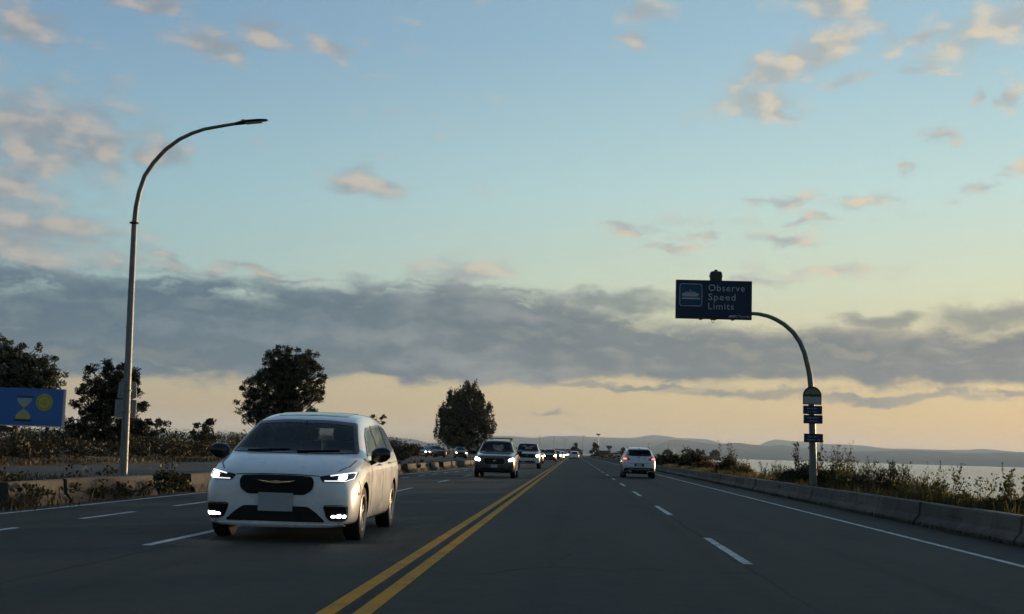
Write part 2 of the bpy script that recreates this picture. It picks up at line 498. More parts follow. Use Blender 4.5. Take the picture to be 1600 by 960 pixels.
M = {
    'asphalt': mat('asphalt', b_asphalt),
    'oldroad': mat('side_road_surface', b_oldroad),
    'white_paint': mat('white_road_paint', b_paint((0.62, 0.63, 0.62), 0.75)),
    'yellow_paint': mat('yellow_road_paint', b_paint((0.66, 0.29, 0.012), 0.42)),
    'concrete': mat('barrier_concrete', b_concrete((0.085, 0.073, 0.060), (0.14, 0.12, 0.10), (0.05, 0.042, 0.033))),
    'concrete_left': mat('weathered_concrete', b_concrete((0.016, 0.017, 0.015), (0.046, 0.042, 0.036), (0.014, 0.014, 0.011))),
    'ground': mat('dry_ground', b_ground),
    'water': mat('sea_water', b_water),
    'hills': mat('forested_hills', b_hills),
    'bark': mat('bark', b_bark),
    'galv': mat('galvanised_steel', b_galv((0.13, 0.14, 0.14), (0.21, 0.22, 0.215))),
    'pole': mat('painted_pole', b_galv((0.11, 0.115, 0.10), (0.19, 0.19, 0.165))),
    'dark_metal': mat('dark_metal', **{'Base Color': (0.03, 0.032, 0.03), 'Roughness': 0.5, 'Metallic': 0.4}),
    'sign_navy': mat('navy_sign_face', **{'Base Color': (0.007, 0.022, 0.056), 'Roughness': 0.5, 'Specular IOR Level': 0.3}),
    'sign_blue': mat('blue_pictogram_face', **{'Base Color': (0.011, 0.062, 0.115), 'Roughness': 0.5, 'Specular IOR Level': 0.3}),
    'sign_white': mat('sign_lettering', **{'Base Color': (0.36, 0.40, 0.45), 'Roughness': 0.5}),
    'sign_dim': mat('faded_lettering', **{'Base Color': (0.17, 0.21, 0.30), 'Roughness': 0.5}),
    'sign_grey': mat('pale_sign_face', **{'Base Color': (0.26, 0.29, 0.29), 'Roughness': 0.5}),
    'sign_olive': mat('olive_emblem', **{'Base Color': (0.17, 0.15, 0.10), 'Roughness': 0.5}),
    'sign_back': mat('aluminium_back', b_galv((0.20, 0.22, 0.24), (0.28, 0.30, 0.32))),
    'board_blue': mat('billboard_blue', **{'Base Color': (0.030, 0.135, 0.40), 'Roughness': 0.6}),
    'board_deep': mat('billboard_deep_blue', **{'Base Color': (0.006, 0.02, 0.075), 'Roughness': 0.6}),
    'board_pale': mat('billboard_pale_blue', **{'Base Color': (0.25, 0.35, 0.50), 'Roughness': 0.6}),
    'board_yellow': mat('billboard_yellow', **{'Base Color': (0.46, 0.41, 0.07), 'Roughness': 0.6}),
    'board_olive': mat('billboard_olive', **{'Base Color': (0.32, 0.27, 0.04), 'Roughness': 0.6}),
    'board_dark': mat('billboard_dark_print', **{'Base Color': (0.05, 0.045, 0.015), 'Roughness': 0.6}),
    'board_rim': mat('billboard_trim', **{'Base Color': (0.62, 0.50, 0.44), 'Roughness': 0.6}),
    'paint_white': mat('white_car_paint', b_carpaint((0.66, 0.68, 0.70))),
    'paint_silver': mat('silver_white_car_paint', b_carpaint((0.55, 0.57, 0.60), 0.25)),
    'paint_dark': mat('charcoal_car_paint', b_carpaint((0.045, 0.045, 0.043), 0.5, 0.28)),
    'paint_black': mat('black_car_paint', b_carpaint((0.012, 0.013, 0.015), 0.2, 0.28)),
    'paint_copper': mat('copper_car_paint', b_carpaint((0.16, 0.07, 0.03), 0.5, 0.3)),
    'paint_maroon': mat('maroon_car_paint', b_carpaint((0.07, 0.022, 0.02), 0.4, 0.3)),
    'glass': mat('tinted_car_glass', **{'Base Color': (0.008, 0.011, 0.014), 'Roughness': 0.03, 'IOR': 1.5, 'Specular IOR Level': 0.28}),
    'clear_glass': clear_glass('clear_car_glass', (0.50, 0.54, 0.56)),
    'privacy_glass': clear_glass('privacy_car_glass', (0.34, 0.36, 0.38)),
    'plastic': mat('black_plastic', **{'Base Color': (0.009, 0.009, 0.010), 'Roughness': 0.6, 'Specular IOR Level': 0.25}),
    'gloss_black': mat('gloss_black', **{'Base Color': (0.008, 0.008, 0.009), 'Roughness': 0.12}),
    'seam': mat('panel_gap', **{'Base Color': (0.03, 0.03, 0.03), 'Roughness': 0.8}),
    'tyre': mat('tyre_rubber', **{'Base Color': (0.014, 0.013, 0.012), 'Roughness': 0.85}),
    'rim': mat('alloy_rim', **{'Base Color': (0.45, 0.44, 0.42), 'Roughness': 0.3, 'Metallic': 0.85}),
    'chrome': mat('chrome', **{'Base Color': (0.7, 0.7, 0.7), 'Roughness': 0.12, 'Metallic': 1.0}),
    'lens': mat('lamp_lens', **{'Base Color': (0.14, 0.15, 0.16), 'Roughness': 0.08, 'Coat Weight': 1.0}),
    'plate': mat('licence_plate_face', **{'Base Color': (0.30, 0.325, 0.35), 'Roughness': 0.5}),
    'red_lens': mat('red_lamp_lens', **{'Base Color': (0.22, 0.01, 0.01), 'Roughness': 0.1, 'Coat Weight': 1.0}),
    'amber': mat('amber_marker', **{'Base Color': (0.6, 0.22, 0.03), 'Roughness': 0.2}),
    'seat': mat('seat_fabric', **{'Base Color': (0.05, 0.05, 0.05), 'Roughness': 0.9}),
    'lit_white': emit('lit_headlamp', (1.0, 0.97, 0.92), 14.0),
    'lit_drl': emit('lit_running_light', (0.95, 0.97, 1.0), 0.45),
    'lit_warm': emit('lit_warm_headlamp', (1.0, 0.80, 0.50), 9.0),
    'lit_red': emit('lit_tail_lamp', (1.0, 0.10, 0.07), 2.2),
    'wall': mat('pale_wall', **{'Base Color': (0.45, 0.44, 0.42), 'Roughness': 0.8}),
    'roof_dark': mat('dark_roof', **{'Base Color': (0.04, 0.045, 0.05), 'Roughness': 0.7}),
    'red_sign': mat('reddish_panel', **{'Base Color': (0.5, 0.2, 0.17), 'Roughness': 0.6}),
    'window_far': mat('far_window', **{'Base Color': (0.02, 0.025, 0.03), 'Roughness': 0.1}),
    'leaf_tree': leaf('tree_leaf', (0.016, 0.024, 0.011), (0.032, 0.042, 0.018), (0.052, 0.056, 0.025)),
    'leaf_tree2': leaf('poplar_leaf', (0.020, 0.026, 0.011), (0.042, 0.046, 0.019), (0.075, 0.068, 0.026)),
    'leaf_scrub': leaf('scrub_leaf', (0.018, 0.019, 0.009), (0.034, 0.031, 0.014), (0.062, 0.042, 0.020)),
    'leaf_bush': leaf('bush_leaf', (0.030, 0.036, 0.013), (0.066, 0.066, 0.022), (0.13, 0.105, 0.034), 0.45),
    'leaf_rust': leaf('rusty_leaf', (0.05, 0.030, 0.014), (0.11, 0.065, 0.024), (0.20, 0.115, 0.04), 0.45),
    'leaf_dark': leaf('dark_leaf', (0.016, 0.020, 0.009), (0.034, 0.036, 0.015), (0.062, 0.052, 0.02)),
    'grass': leaf('dry_grass', (0.045, 0.032, 0.018), (0.082, 0.058, 0.030), (0.13, 0.095, 0.048)),
    'grass_green': leaf('green_grass', (0.045, 0.045, 0.016), (0.10, 0.085, 0.03), (0.18, 0.14, 0.05), 0.45),
    'far_leaf': leaf('far_leaf', (0.022, 0.024, 0.014), (0.045, 0.042, 0.022), (0.06, 0.055, 0.03)),
}


# ------------------------------------------------------------------ mesh helpers
def tag(o, label=None, cat=None, group=None, kind=None):
    if label:
        o['label'] = label
    if cat:
        o['category'] = cat
    if group:
        o['group'] = group
    if kind:
        o['kind'] = kind
    return o


def thing(name, label, cat, loc=(0, 0, 0), rz=0.0, group=None):
    o = bpy.data.objects.new(name, None)
    C.objects.link(o)
    o.empty_display_size = 0.2
    o.location = loc
    o.rotation_euler = (0, 0, rz)
    return tag(o, label, cat, group)


def link_mesh(name, me, parent=None):
    o = bpy.data.objects.new(name, me)
    C.objects.link(o)
    if parent is not None:
        o.parent = parent
    return o


class MB:
    def __init__(self):
        self.v = []
        self.f = []
        self.mi = []

    def add(self, vs, fs, mi=0):
        k = len(self.v)
        self.v += [tuple(q) for q in vs]
        self.f += [tuple(i + k for i in q) for q in fs]
        self.mi += [mi] * len(fs)
        return self

    def box(self, c, s, rot=None, mi=0, taper=1.0):
        x, y, z = s[0] / 2, s[1] / 2, s[2] / 2
        P = [Vector((a * x * (taper if d > 0 else 1), b * y * (taper if d > 0 else 1), d * z))
             for d in (-1, 1) for a, b in ((-1, -1), (1, -1), (1, 1), (-1, 1))]
        if rot is not None:
            P = [rot @ q for q in P]
        cc = Vector(c)
        return self.add([q + cc for q in P], [(3, 2, 1, 0), (4, 5, 6, 7), (0, 1, 5, 4), (1, 2, 6, 5), (2, 3, 7, 6), (3, 0, 4, 7)], mi)

    def prism(self, poly, a, b, plane='xz', mi=0):
        """extrude polygon between depth a and b; plane names the two polygon axes"""
        def pt(u, v, w):
            return {'xz': (u, w, v), 'yz': (w, u, v), 'xy': (u, v, w)}[plane]
        n = len(poly)
        vs = [pt(u, v, a) for u, v in poly] + [pt(u, v, b) for u, v in poly]
        fs = [tuple(range(n)), tuple(range(2 * n - 1, n - 1, -1))]
        fs += [(i, i + n, (i + 1) % n + n, (i + 1) % n) for i in range(n)]
        return self.add(vs, fs, mi)

    def tube(self, path, radii, n=8, mi=0, caps=True):
        path = [Vector(q) for q in path]
        if isinstance(radii, (int, float)):
            radii = [radii] * len(path)
        vs, fs = [], []
        up = Vector((0, 0, 1))
        for i, q in enumerate(path):
            d = (path[min(i + 1, len(path) - 1)] - path[max(i - 1, 0)]).normalized()
            a = d.cross(up)
            if a.length < 1e-3:
                a = Vector((1, 0, 0)) if i == 0 else prev
            a.normalize()
            if i and a.dot(prev) < 0:
                a = -a
            prev = a
            b = d.cross(a).normalized()
            for k in range(n):
                w = 2 * math.pi * k / n
                vs.append(q + (a * math.cos(w) + b * math.sin(w)) * radii[i])
        for i in range(len(path) - 1):
            for k in range(n):
                k2 = (k + 1) % n
                fs.append((i * n + k, i * n + k2, (i + 1) * n + k2, (i + 1) * n + k))
        if caps:
            fs.append(tuple(range(n - 1, -1, -1)))
            fs.append(tuple((len(path) - 1) * n + k for k in range(n)))
        return self.add(vs, fs, mi)

    def lathe(self, prof, axis, c, n=24, mi=0):
        """prof: list of (radius, along axis)"""
        vs, fs = [], []
        for r, h in prof:
            for k in range(n):
                w = 2 * math.pi * k / n
                u, v = r * math.cos(w), r * math.sin(w)
                q = {'x': (h, u, v), 'y': (u, h, v), 'z': (u, v, h)}[axis]
                vs.append((q[0] + c[0], q[1] + c[1], q[2] + c[2]))
        for i in range(len(prof) - 1):
            for k in range(n):
                k2 = (k + 1) % n
                fs.append((i * n + k, i * n + k2, (i + 1) * n + k2, (i + 1) * n + k))
        return self.add(vs, fs, mi)

    def mesh(self, name, mats, smooth=False):
        me = bpy.data.meshes.new(name)
        me.from_pydata(self.v, [], self.f)
        mats = mats if isinstance(mats, (list, tuple)) else [mats]
        for m in mats:
            me.materials.append(M[m] if isinstance(m, str) else m)
        if len(mats) > 1:
            me.polygons.foreach_set('material_index', self.mi)
        if smooth:
            me.polygons.foreach_set('use_smooth', [True] * len(me.polygons))
        bm = bmesh.new()
        bm.from_mesh(me)
        bmesh.ops.recalc_face_normals(bm, faces=bm.faces)
        bm.to_mesh(me)
        bm.free()
        if smooth:
            me.set_sharp_from_angle(angle=R(42))
        return me

    def build(self, name, mats, parent=None, smooth=False):
        return link_mesh(name, self.mesh(name, mats, smooth), parent)


def raw_mesh(name, V, F4, m):
    """large quad soups straight from numpy"""
    me = bpy.data.meshes.new(name)
    V = np.asarray(V, dtype=np.float32)
    F4 = np.asarray(F4, dtype=np.int32)
    me.vertices.add(len(V))
    me.vertices.foreach_set('co', V.ravel())
    me.loops.add(F4.size)
    me.loops.foreach_set('vertex_index', F4.ravel())
    me.polygons.add(len(F4))
    me.polygons.foreach_set('loop_start', np.arange(0, F4.size, 4, dtype=np.int32))
    me.polygons.foreach_set('loop_total', np.full(len(F4), 4, dtype=np.int32))
    me.materials.append(M[m])
    me.update()
    me.validate()
    return me


def rounded(poly, r=0.03, n=3):
    out = []
    k = len(poly)
    for i in range(k):
        p = Vector(poly[i])
        a = Vector(poly[i - 1]) - p
        b = Vector(poly[(i + 1) % k]) - p
        rr = min(r, a.length * 0.45, b.length * 0.45)
        a = p + a.normalized() * rr
        b = p + b.normalized() * rr
        for j in range(n + 1):
            s = j / n
            out.append(tuple((1 - s) ** 2 * a + 2 * s * (1 - s) * p + s * s * b))
    return out


# ------------------------------------------------------------------ the setting
def interp(x, pts):
    return float(np.interp(x, [p[0] for p in pts], [p[1] for p in pts]))


SHORE = [(-100, 13.5), (150, 13.5), (330, 20), (520, 34), (600, 66), (700, 72), (820, 52), (1100, 40), (1600, 10), (2600, -300), (5000, -1200), (14000, -5000)]
BARX_L = [(0, -9.9), (24, -9.83), (63, -8.65), (110, -8.2), (1500, -8.0)]
EDGE_L = [(0, -9.1), (32, -9.05), (91, -7.15), (150, -6.95), (1500, -6.9)]
WATER_Z = -2.2


def build_setting():
    # ground: one sheet of land out to the far shore, dipping under the sea on the right
    ys = list(np.concatenate([np.arange(-60, 130, 4.0), np.arange(130, 400, 15), np.arange(400, 1200, 50), [1400, 1800, 2600, 4000, 7000, 10000, 14000]]))
    xs = [-14000, -6000, -2500, -1000, -400, -200, -130] + list(np.arange(-100, 7.6, 2.0)) + [7.6]
    V, F = [], []
    n = 0
    for y in ys:
        s = interp(y, SHORE)
        row = []
        lim = min(7.6, s - 4)
        for x in xs:
            x = min(x, lim)
            z = -0.07
            if x < -10.5:
                z += 0.22 * min(1, (-10.5 - x) / 2.0)
                z += 0.16 * mnoise.noise((x * 0.13, y * 0.09, 2.0)) if x > -300 else 0
                if -23.6 < x < -13.2:
                    z = -0.02
                if x < -23 and x > -300:
                    z += 0.35 * min(1, (-23 - x) / 8)
            row.append((x, y, z))
        for k in range(1, 8):
            u = k / 7
            x = lim + (s + 7 - lim) * u
            z = -0.07 + 0.12 * mnoise.noise((x * 0.5, y * 0.2, 7.0)) * (1 - u)
            t = max(0.0, (x - (s - 2.5)) / 6.0)
            row.append((x, y, z - 4.5 * min(1.0, t) ** 1.1))
        V += row
        n = len(row)
    for j in range(len(ys) - 1):
        for i in range(n - 1):
            F.append((j * n + i, j * n + i + 1, (j + 1) * n + i + 1, (j + 1) * n + i))
    me = raw_mesh('ground', V, F, 'ground')
    me.polygons.foreach_set('use_smooth', [True] * len(me.polygons))
    tag(link_mesh('ground', me), kind='structure')

    # sea
    q = MB().add([(-14500, -300, WATER_Z), (14500, -300, WATER_Z), (14500, 14500, WATER_Z), (-14500, 14500, WATER_Z)], [(0, 1, 2, 3)])
    tag(q.build('sea', 'water'), kind='structure')

    # road deck
    mb = MB()
    yy = [-40, 0, 15, 24, 32, 63, 91, 110, 150, 400, 1100]
    top = [(interp(y, BARX_L) - 0.35, y) for y in yy]
    V = [(x, y, 0) for x, y in top] + [(7.45, y, 0) for y in yy]
    k = len(yy)
    V += [(x, y, -0.3) for x, y, z in V]
    Fs = [(i, i + k, i + k + 1, i + 1) for i in range(k - 1)]
    Fs += [(i, i + 1, i + 1 + 2 * k, i + 2 * k) for i in range(k - 1)]
    Fs += [(i + k, i + k + 1, i + 1 + 3 * k, i + 3 * k) for i in range(k - 1)]
    mb.add(V, Fs)
    road = tag(mb.build('road', 'asphalt'), kind='structure')

    # painted markings, each 4 mm proud of the asphalt
    def strip(name, pts, w, m, z=0.004):
        b = MB()
        V = []
        for x, y in pts:
            V += [(x - w / 2, y, z), (x + w / 2, y, z)]
        b.add(V, [(2 * i, 2 * i + 1, 2 * i + 3, 2 * i + 2) for i in range(len(pts) - 1)])
        return b.build(name, m, road)
    for x in (-1.785, -1.525):
        strip('yellow_line', [(x, y) for y in (-20, 100, 300, 700, 1100)], 0.135, 'yellow_paint')
    strip('edge_line', [(5.56, y) for y in (-20, 100, 400, 1100)], 0.11, 'white_paint')
    strip('edge_line', [(interp(y, EDGE_L), y) for y in (0, 15, 24, 32, 63, 91, 150, 400, 1100)], 0.12, 'white_paint')

    def dash_mesh(length, w):
        b = MB()
        pts = []
        nn = 8
        rn = random.Random(int(length * 100))
        for i in range(nn + 1):
            y = length * i / nn
            pts += [(-w / 2 + rn.uniform(-.006, .006), y, 0.004), (w / 2 + rn.uniform(-.006, .006), y, 0.004)]
        b.add(pts, [(2 * i, 2 * i + 1, 2 * i + 3, 2 * i + 2) for i in range(nn)])
        return b.mesh('lane_dash', 'white_paint')
    d_long, d_left, d_short = dash_mesh(4.8, 0.115), dash_mesh(4.4, 0.115), dash_mesh(2.45, 0.11)

    def dash(me, x, y):
        o = link_mesh('lane_dash', me, road)
        o.location = (x, y, 0)
    for i in range(28):
        dash(d_long, 2.06, 15.6 + 12.3 * i)
    for y in (15.4, 26.2):
        dash(d_left, -4.98, y)
    for i in range(26):
        dash(d_left, -5.02 - 0.02 * min(i, 3), 37.0 + 12.2 * i)
    for i in range(24):
        y = 15.2 + 4.9 * i
        dash(d_short, interp(y, [(0, -7.36), (25, -7.58), (60, -6.2), (150, -6.1)]) if y < 34 else interp(y, [(34, -7.5), (90, -6.3), (200, -6.2)]), y)

    # old frontage road on the left
    b = MB()
    V, F = [], []
    rn = random.Random(4)
    yy = list(range(28, 420, 7))
    for y in yy:
        V += [(-22.8 + rn.uniform(-.9, .9), y, 0.03), (-18.5, y, 0.05), (-13.4 + rn.uniform(-.35, .35), y, 0.03)]
    for i in range(len(yy) - 1):
        for j in (0, 1):
            F.append((3 * i + j, 3 * i + j + 1, 3 * i + j + 4, 3 * i + j + 3))
    b.add(V, F)
    tag(b.build('side_road', 'oldroad'), kind='structure')

    # far hills: real ridges standing across the water
    def ridge(name, prof, dist, depth, seed, foot):
        az = np.linspace(prof[0][0], prof[-1][0], 260)
        V, F = [], []
        rows = 9
        for a in az:
            h = interp(a, prof)
            fine = 0.03 * mnoise.noise((a * 2.1, seed, 0)) + 0.012 * mnoise.noise((a * 9, seed, 3))
            for k in range(rows):
                u = k / (rows - 1)
                dd = dist + depth * (u - 0.5)
                s = math.sin(math.pi * u) ** 0.8 if 0 < u < 1 else 0
                rough = 1 + 0.12 * mnoise.noise((a * 0.8, u * 5, seed)) * (1 - s)
                hz = math.tan(R(h + fine)) * dist * s * rough
                V.append((dd * math.sin(R(a)), dd * math.cos(R(a)), hz - (0.0 if 0 < u < 1 else 12.0) + foot))
        for i in range(len(az) - 1):
            for k in range(rows - 1):
                F.append((i * rows + k, (i + 1) * rows + k, (i + 1) * rows + k + 1, i * rows + k + 1))
        me = raw_mesh(name, V, F, 'hills')
        me.polygons.foreach_set('use_smooth', [True] * len(me.polygons))
        tag(link_mesh(name, me), kind='structure')
    back = [(-42, 0.2), (-30, 0.45), (-20, 0.35), (-12, 0.5), (-8, 0.52), (-6.84, 0.41), (-6.17, 0.26), (-5.46, 0.40), (-3.58, 0.67), (-2.77, 0.69), (-1.74, 0.64), (-0.94, 0.75), (0.09, 0.78), (1.12, 0.75), (2.56, 0.76), (3.35, 0.92), (3.93, 0.89), (4.51, 0.82), (5.74, 0.8), (6.28, 0.64), (7.95, 0.62), (8.44, 0.87), (9.64, 0.81), (10.56, 0.74), (12.18, 0.72), (13.04, 0.62), (15.83, 0.62), (16.94, 0.7), (18.16, 0.62), (24, 0.7), (32, 0.4), (42, 0.15)]
    front = [(1.6, 0.02), (2.6, 0.16), (3.42, 0.43), (4.1, 0.72), (4.92, 0.73), (6.15, 0.59), (6.96, 0.7), (7.95, 0.59), (8.97, 0.64), (9.82, 0.56), (10.56, 0.43), (12.65, 0.48), (14.31, 0.58), (16.2, 0.51), (18.53, 0.59), (24, 0.5), (34, 0.3), (42, 0.1)]
    ridge('hills', back, 12600, 1500, 1.0, WATER_Z)
    ridge('hills', front, 9200, 1500, 5.0, WATER_Z)


build_setting()


def barrier_mesh(length, m):
    pr = [(-0.25, 0), (-0.25, 0.07), (-0.14, 0.20), (-0.115, 0.44), (-0.095, 0.46), (0.095, 0.46), (0.115, 0.44), (0.14, 0.20), (0.25, 0.07), (0.25, 0)]
    mb = MB()
    V, n = [], len(pr)
    for y, s in ((0.0, 0.975), (0.012, 1.0), (length - 0.012, 1.0), (length, 0.975)):
        V += [(x * s, y, z * (s * 0.4 + 0.6)) for x, z in pr]
    F = [tuple(range(n)), tuple(range(4 * n - 1, 3 * n - 1, -1))]
    for j in range(3):
        F += [(j * n + i, j * n + (i + 1) % n, (j + 1) * n + (i + 1) % n, (j + 1) * n + i) for i in range(n)]
    mb.add(V, F)
    return mb.mesh('barrier_block', m)


def build_barriers():
    rn = random.Random(3)
    br = thing('concrete_barrier', 'low dark concrete barrier along the sea side of the road', 'barrier', (7.1, 12, 0))
    me = barrier_mesh(2.98, 'concrete')
    for i in range(40):
        o = link_mesh('barrier_block', me, br)
        o.location = (rn.uniform(-.02, .02), i * 3.0, rn.uniform(-.008, .006))
        o.rotation_euler = (rn.uniform(-.003, .003), rn.uniform(-.01, .01), rn.uniform(-.005, .005))
    far = barrier_mesh(500, 'concrete')
    o = link_mesh('far_barrier_run', far, br)
    o.location = (0, 120, 0)
    bl = thing('concrete_barrier', 'broken weathered concrete barrier along the left road edge', 'barrier', (0, 0, 0))
    me = barrier_mesh(2.46, 'concrete_left')
    y = 22.4
    k = 0
    while y < 118:
        if k not in (3, 11, 17, 24):
            o = link_mesh('barrier_block', me, bl)
            x0, x1 = interp(y, BARX_L), interp(y + 2.5, BARX_L)
            o.location = (x0 + rn.uniform(-.04, .04), y, rn.uniform(-.03, .0))
            o.rotation_euler = (rn.uniform(-.006, .006), rn.uniform(-.03, .03), -math.atan2(x1 - x0, 2.5) + rn.uniform(-.012, .012))
        y += 2.5
        k += 1
    o = link_mesh('far_barrier_run', barrier_mesh(400, 'concrete_left'), bl)
    o.location = (-8.18, 119, 0)
    o.rotation_euler = (0, 0, -0.0002)


build_barriers()


# ------------------------------------------------------------------ vegetation
def leaf_soup(P, N, size, aspect=0.55, rng=None):
    """kite-shaped leaves: P positions, N leaf axis directions (rough), size per leaf"""
    rng = rng or RNG
    n = len(P)
    ax = N / np.maximum(np.linalg.norm(N, axis=1, keepdims=True), 1e-6)
    r = rng.normal(size=(n, 3))
    side = np.cross(ax, r)
    side /= np.maximum(np.linalg.norm(side, axis=1, keepdims=True), 1e-6)
    nor = np.cross(ax, side)
    s = size[:, None]
    a = P - ax * s * 0.5
    b = P + side * s * aspect * 0.5 + nor * s * 0.08
    c = P + ax * s * 0.5
    d = P - side * s * aspect * 0.5 + nor * s * 0.08
    V = np.stack([a, b, c, d], 1).reshape(-1, 3)
    F = np.arange(4 * n).reshape(n, 4)
    return V, F


def clump_points(cs, rs, per, rng, shell=0.55):
    out, dirs = [], []
    for c, r in zip(cs, rs):
        v = rng.normal(size=(per, 3))
        v /= np.linalg.norm(v, axis=1, keepdims=True)
        rad = (shell + (1 - shell) * rng.random((per, 1))) ** 1.0 * (0.25 + 0.75 * rng.random((per, 1)) ** 0.5)
        out.append(np.array(c) + v * rad * np.array(r))
        dirs.append(v * 0.8 + rng.normal(size=(per, 3)) * 0.6 + np.array([0, 0, 0.25]))
    return np.concatenate(out), np.concatenate(dirs)


def tree(name, label, x, y, lobes, trunk_h, trunk_r, nclump, per, leaf_size, m='leaf_tree', seed=1, z0=0.0, lean=0.0,
         clump_r=(0.45, 0.95), spiky=0.0, group=None):
    """lobes: (cx, cy, cz, rx, ry, rz) ellipsoids of the crown, relative to the base"""
    rng = np.random.default_rng(seed)
    root = thing(name, label, 'tree', (x, y, z0), 0, group)
    vol = np.array([l[3] * l[4] * l[5] for l in lobes]) ** 0.8
    pick = rng.choice(len(lobes), nclump, p=vol / vol.sum())
    cs, rs = [], []
    tb = MB()
    top = max(l[2] + l[5] * 0.5 for l in lobes)
    pts = [(0, 0, -0.2), (0.02, 0, trunk_h * 0.5), (lean * 0.4, 0, trunk_h), (lean, 0, (trunk_h + top) / 2), (lean * 1.2, 0, top)]
    tb.tube(pts, [trunk_r * 1.25, trunk_r, trunk_r * 0.85, trunk_r * 0.5, trunk_r * 0.12], 8)
    for li in pick:
        l = lobes[li]
        v = rng.normal(size=3)
        v /= np.linalg.norm(v)
        rad = 0.35 + 0.65 * rng.random() ** 0.6
        c = np.array(l[:3]) + v * rad * np.array(l[3:])
        cs.append(c)
        q = rng.uniform(*clump_r)
        if spiky:
            rs.append((q * 0.62, q * 0.62, q * (1 + spiky)))
        else:
            rs.append((q, q, q * 0.8))
        # limb from the trunk up to the clump
        zt = max(trunk_h * 0.7, min(top * 0.9, c[2] - 0.5 * math.hypot(c[0], c[1]) - 0.3))
        st = Vector((lean * zt / top, 0, zt))
        en = Vector(c)
        mid = st.lerp(en, 0.5) + Vector((0, 0, -0.12 * (en - st).length))
        w = trunk_r * 0.28
        tb.tube([st, mid, en], [w, w * 0.6, w * 0.18], 4, caps=False)
    tb.build('trunk', 'bark', root, smooth=True)
    P, D = clump_points(cs, rs, per, rng)
    if spiky:
        D[:, 2] += 0.6
    S = leaf_size * (0.6 + 0.8 * rng.random(len(P)))
    V, F = leaf_soup(P, D, S, 0.6, rng)
    link_mesh('crown', raw_mesh('crown', V, F, m), root)
    return root


def bush(name, label, x, y, w, d, h, n, leaf_size, m='leaf_bush', seed=1, z0=0.0, cat='bush', group=None, ncl=14, stems=True, sprigs=0):
    rng = np.random.default_rng(seed)
    root = thing(name, label, cat, (x, y, z0), 0, group)
    cs, rs = [], []
    sb = MB()
    for i in range(ncl):
        a = rng.random() * 6.283
        q = rng.random() ** 0.5
        cx, cy = math.cos(a) * q * w * 0.42, math.sin(a) * q * d * 0.42
        cz = h * (0.25 + 0.6 * rng.random() * (1 - 0.6 * q))
        cs.append((cx, cy, cz))
        q2 = rng.uniform(0.16, 0.30)
        rs.append((w * q2, d * q2, h * q2))
        sb.tube([(cx * 0.15, cy * 0.15, -0.1), (cx * 0.6, cy * 0.6, cz * 0.55), (cx, cy, cz + h * q2 * 0.6)], [0.02 * h, 0.012 * h, 0.004 * h], 4, caps=False)
    P, D = clump_points(cs, rs, max(4, n // ncl), rng, 0.4)
    P[:, 2] = np.maximum(P[:, 2], 0.0)
    for i in range(sprigs):
        a = rng.random() * 6.283
        bx, by = math.cos(a) * w * 0.3 * rng.random(), math.sin(a) * d * 0.3 * rng.random()
        tx, ty = bx + rng.normal() * w * 0.16, by + rng.normal() * d * 0.16
        hh = h * rng.uniform(0.95, 1.45)
        sb.tube([(bx, by, h * 0.2), ((bx + tx) / 2, (by + ty) / 2, hh * 0.6), (tx, ty, hh)], [0.008 * h, 0.006 * h, 0.002 * h], 4, caps=False)
        k = max(6, int(n / 160))
        u = rng.uniform(0.45, 1.0, k)[:, None]
        Q = np.array([bx, by, h * 0.2]) * (1 - u) + np.array([tx, ty, hh]) * u + rng.normal(size=(k, 3)) * leaf_size * 0.7
        P = np.concatenate([P, Q])
        D = np.concatenate([D, rng.normal(size=(k, 3)) + np.array([0, 0, 0.5])])
    sb.build('stems', 'bark', root)
    S = leaf_size * (0.55 + 0.9 * rng.random(len(P)))
    V, F = leaf_soup(P, D, S, 0.6, rng)
    link_mesh('foliage', raw_mesh('foliage', V, F, m), root)
    return root


def broom(name, label, x, y, w, d, h, nst, seed=1, m='leaf_bush', z0=0.0, leaf_size=0.05, group=None):
    """a clump of upright wiry shoots with narrow leaves"""
    rng = np.random.default_rng(seed)
    root = thing(name, label, 'shrub', (x, y, z0), 0, group)
    sb = MB()
    PP, DD = [], []
    for i in range(nst):
        a = rng.random() * 6.283
        q = rng.random() ** 0.5
        bx, by = math.cos(a) * q * w * 0.38, math.sin(a) * q * d * 0.38
        hh = h * (1 - 0.45 * q) * rng.uniform(0.55, 1.05)
        tx, ty = bx * 1.25 + rng.normal() * 0.12 * h, by * 1.25 + rng.normal() * 0.1 * h
        p0, p1, p2 = Vector((bx, by, -0.1)), Vector((bx * 1.05, by * 1.05, hh * 0.55)), Vector((tx, ty, hh))
        sb.tube([p0, p1, p2], [0.010, 0.007, 0.002], 4, caps=False)
        k = int(30 * hh / h) + 8
        u = rng.uniform(0.1, 1.0, k)
        for uu in u:
            b = p0.lerp(p1, uu / 0.55) if uu < 0.55 else p1.lerp(p2, (uu - 0.55) / 0.45)
            PP.append((b.x + rng.normal() * 0.035, b.y + rng.normal() * 0.035, b.z))
            DD.append((rng.normal() * 0.5, rng.normal() * 0.5, 1.0))
    sb.build('stems', 'bark', root)
    P, D = np.array(PP), np.array(DD)
    P[:, 2] = np.maximum(P[:, 2], 0.01)
    V, F = leaf_soup(P, D, leaf_size * (0.6 + 1.0 * rng.random(len(P))), 0.3, rng)
    link_mesh('foliage', raw_mesh('foliage', V, F, m), root)
    return root


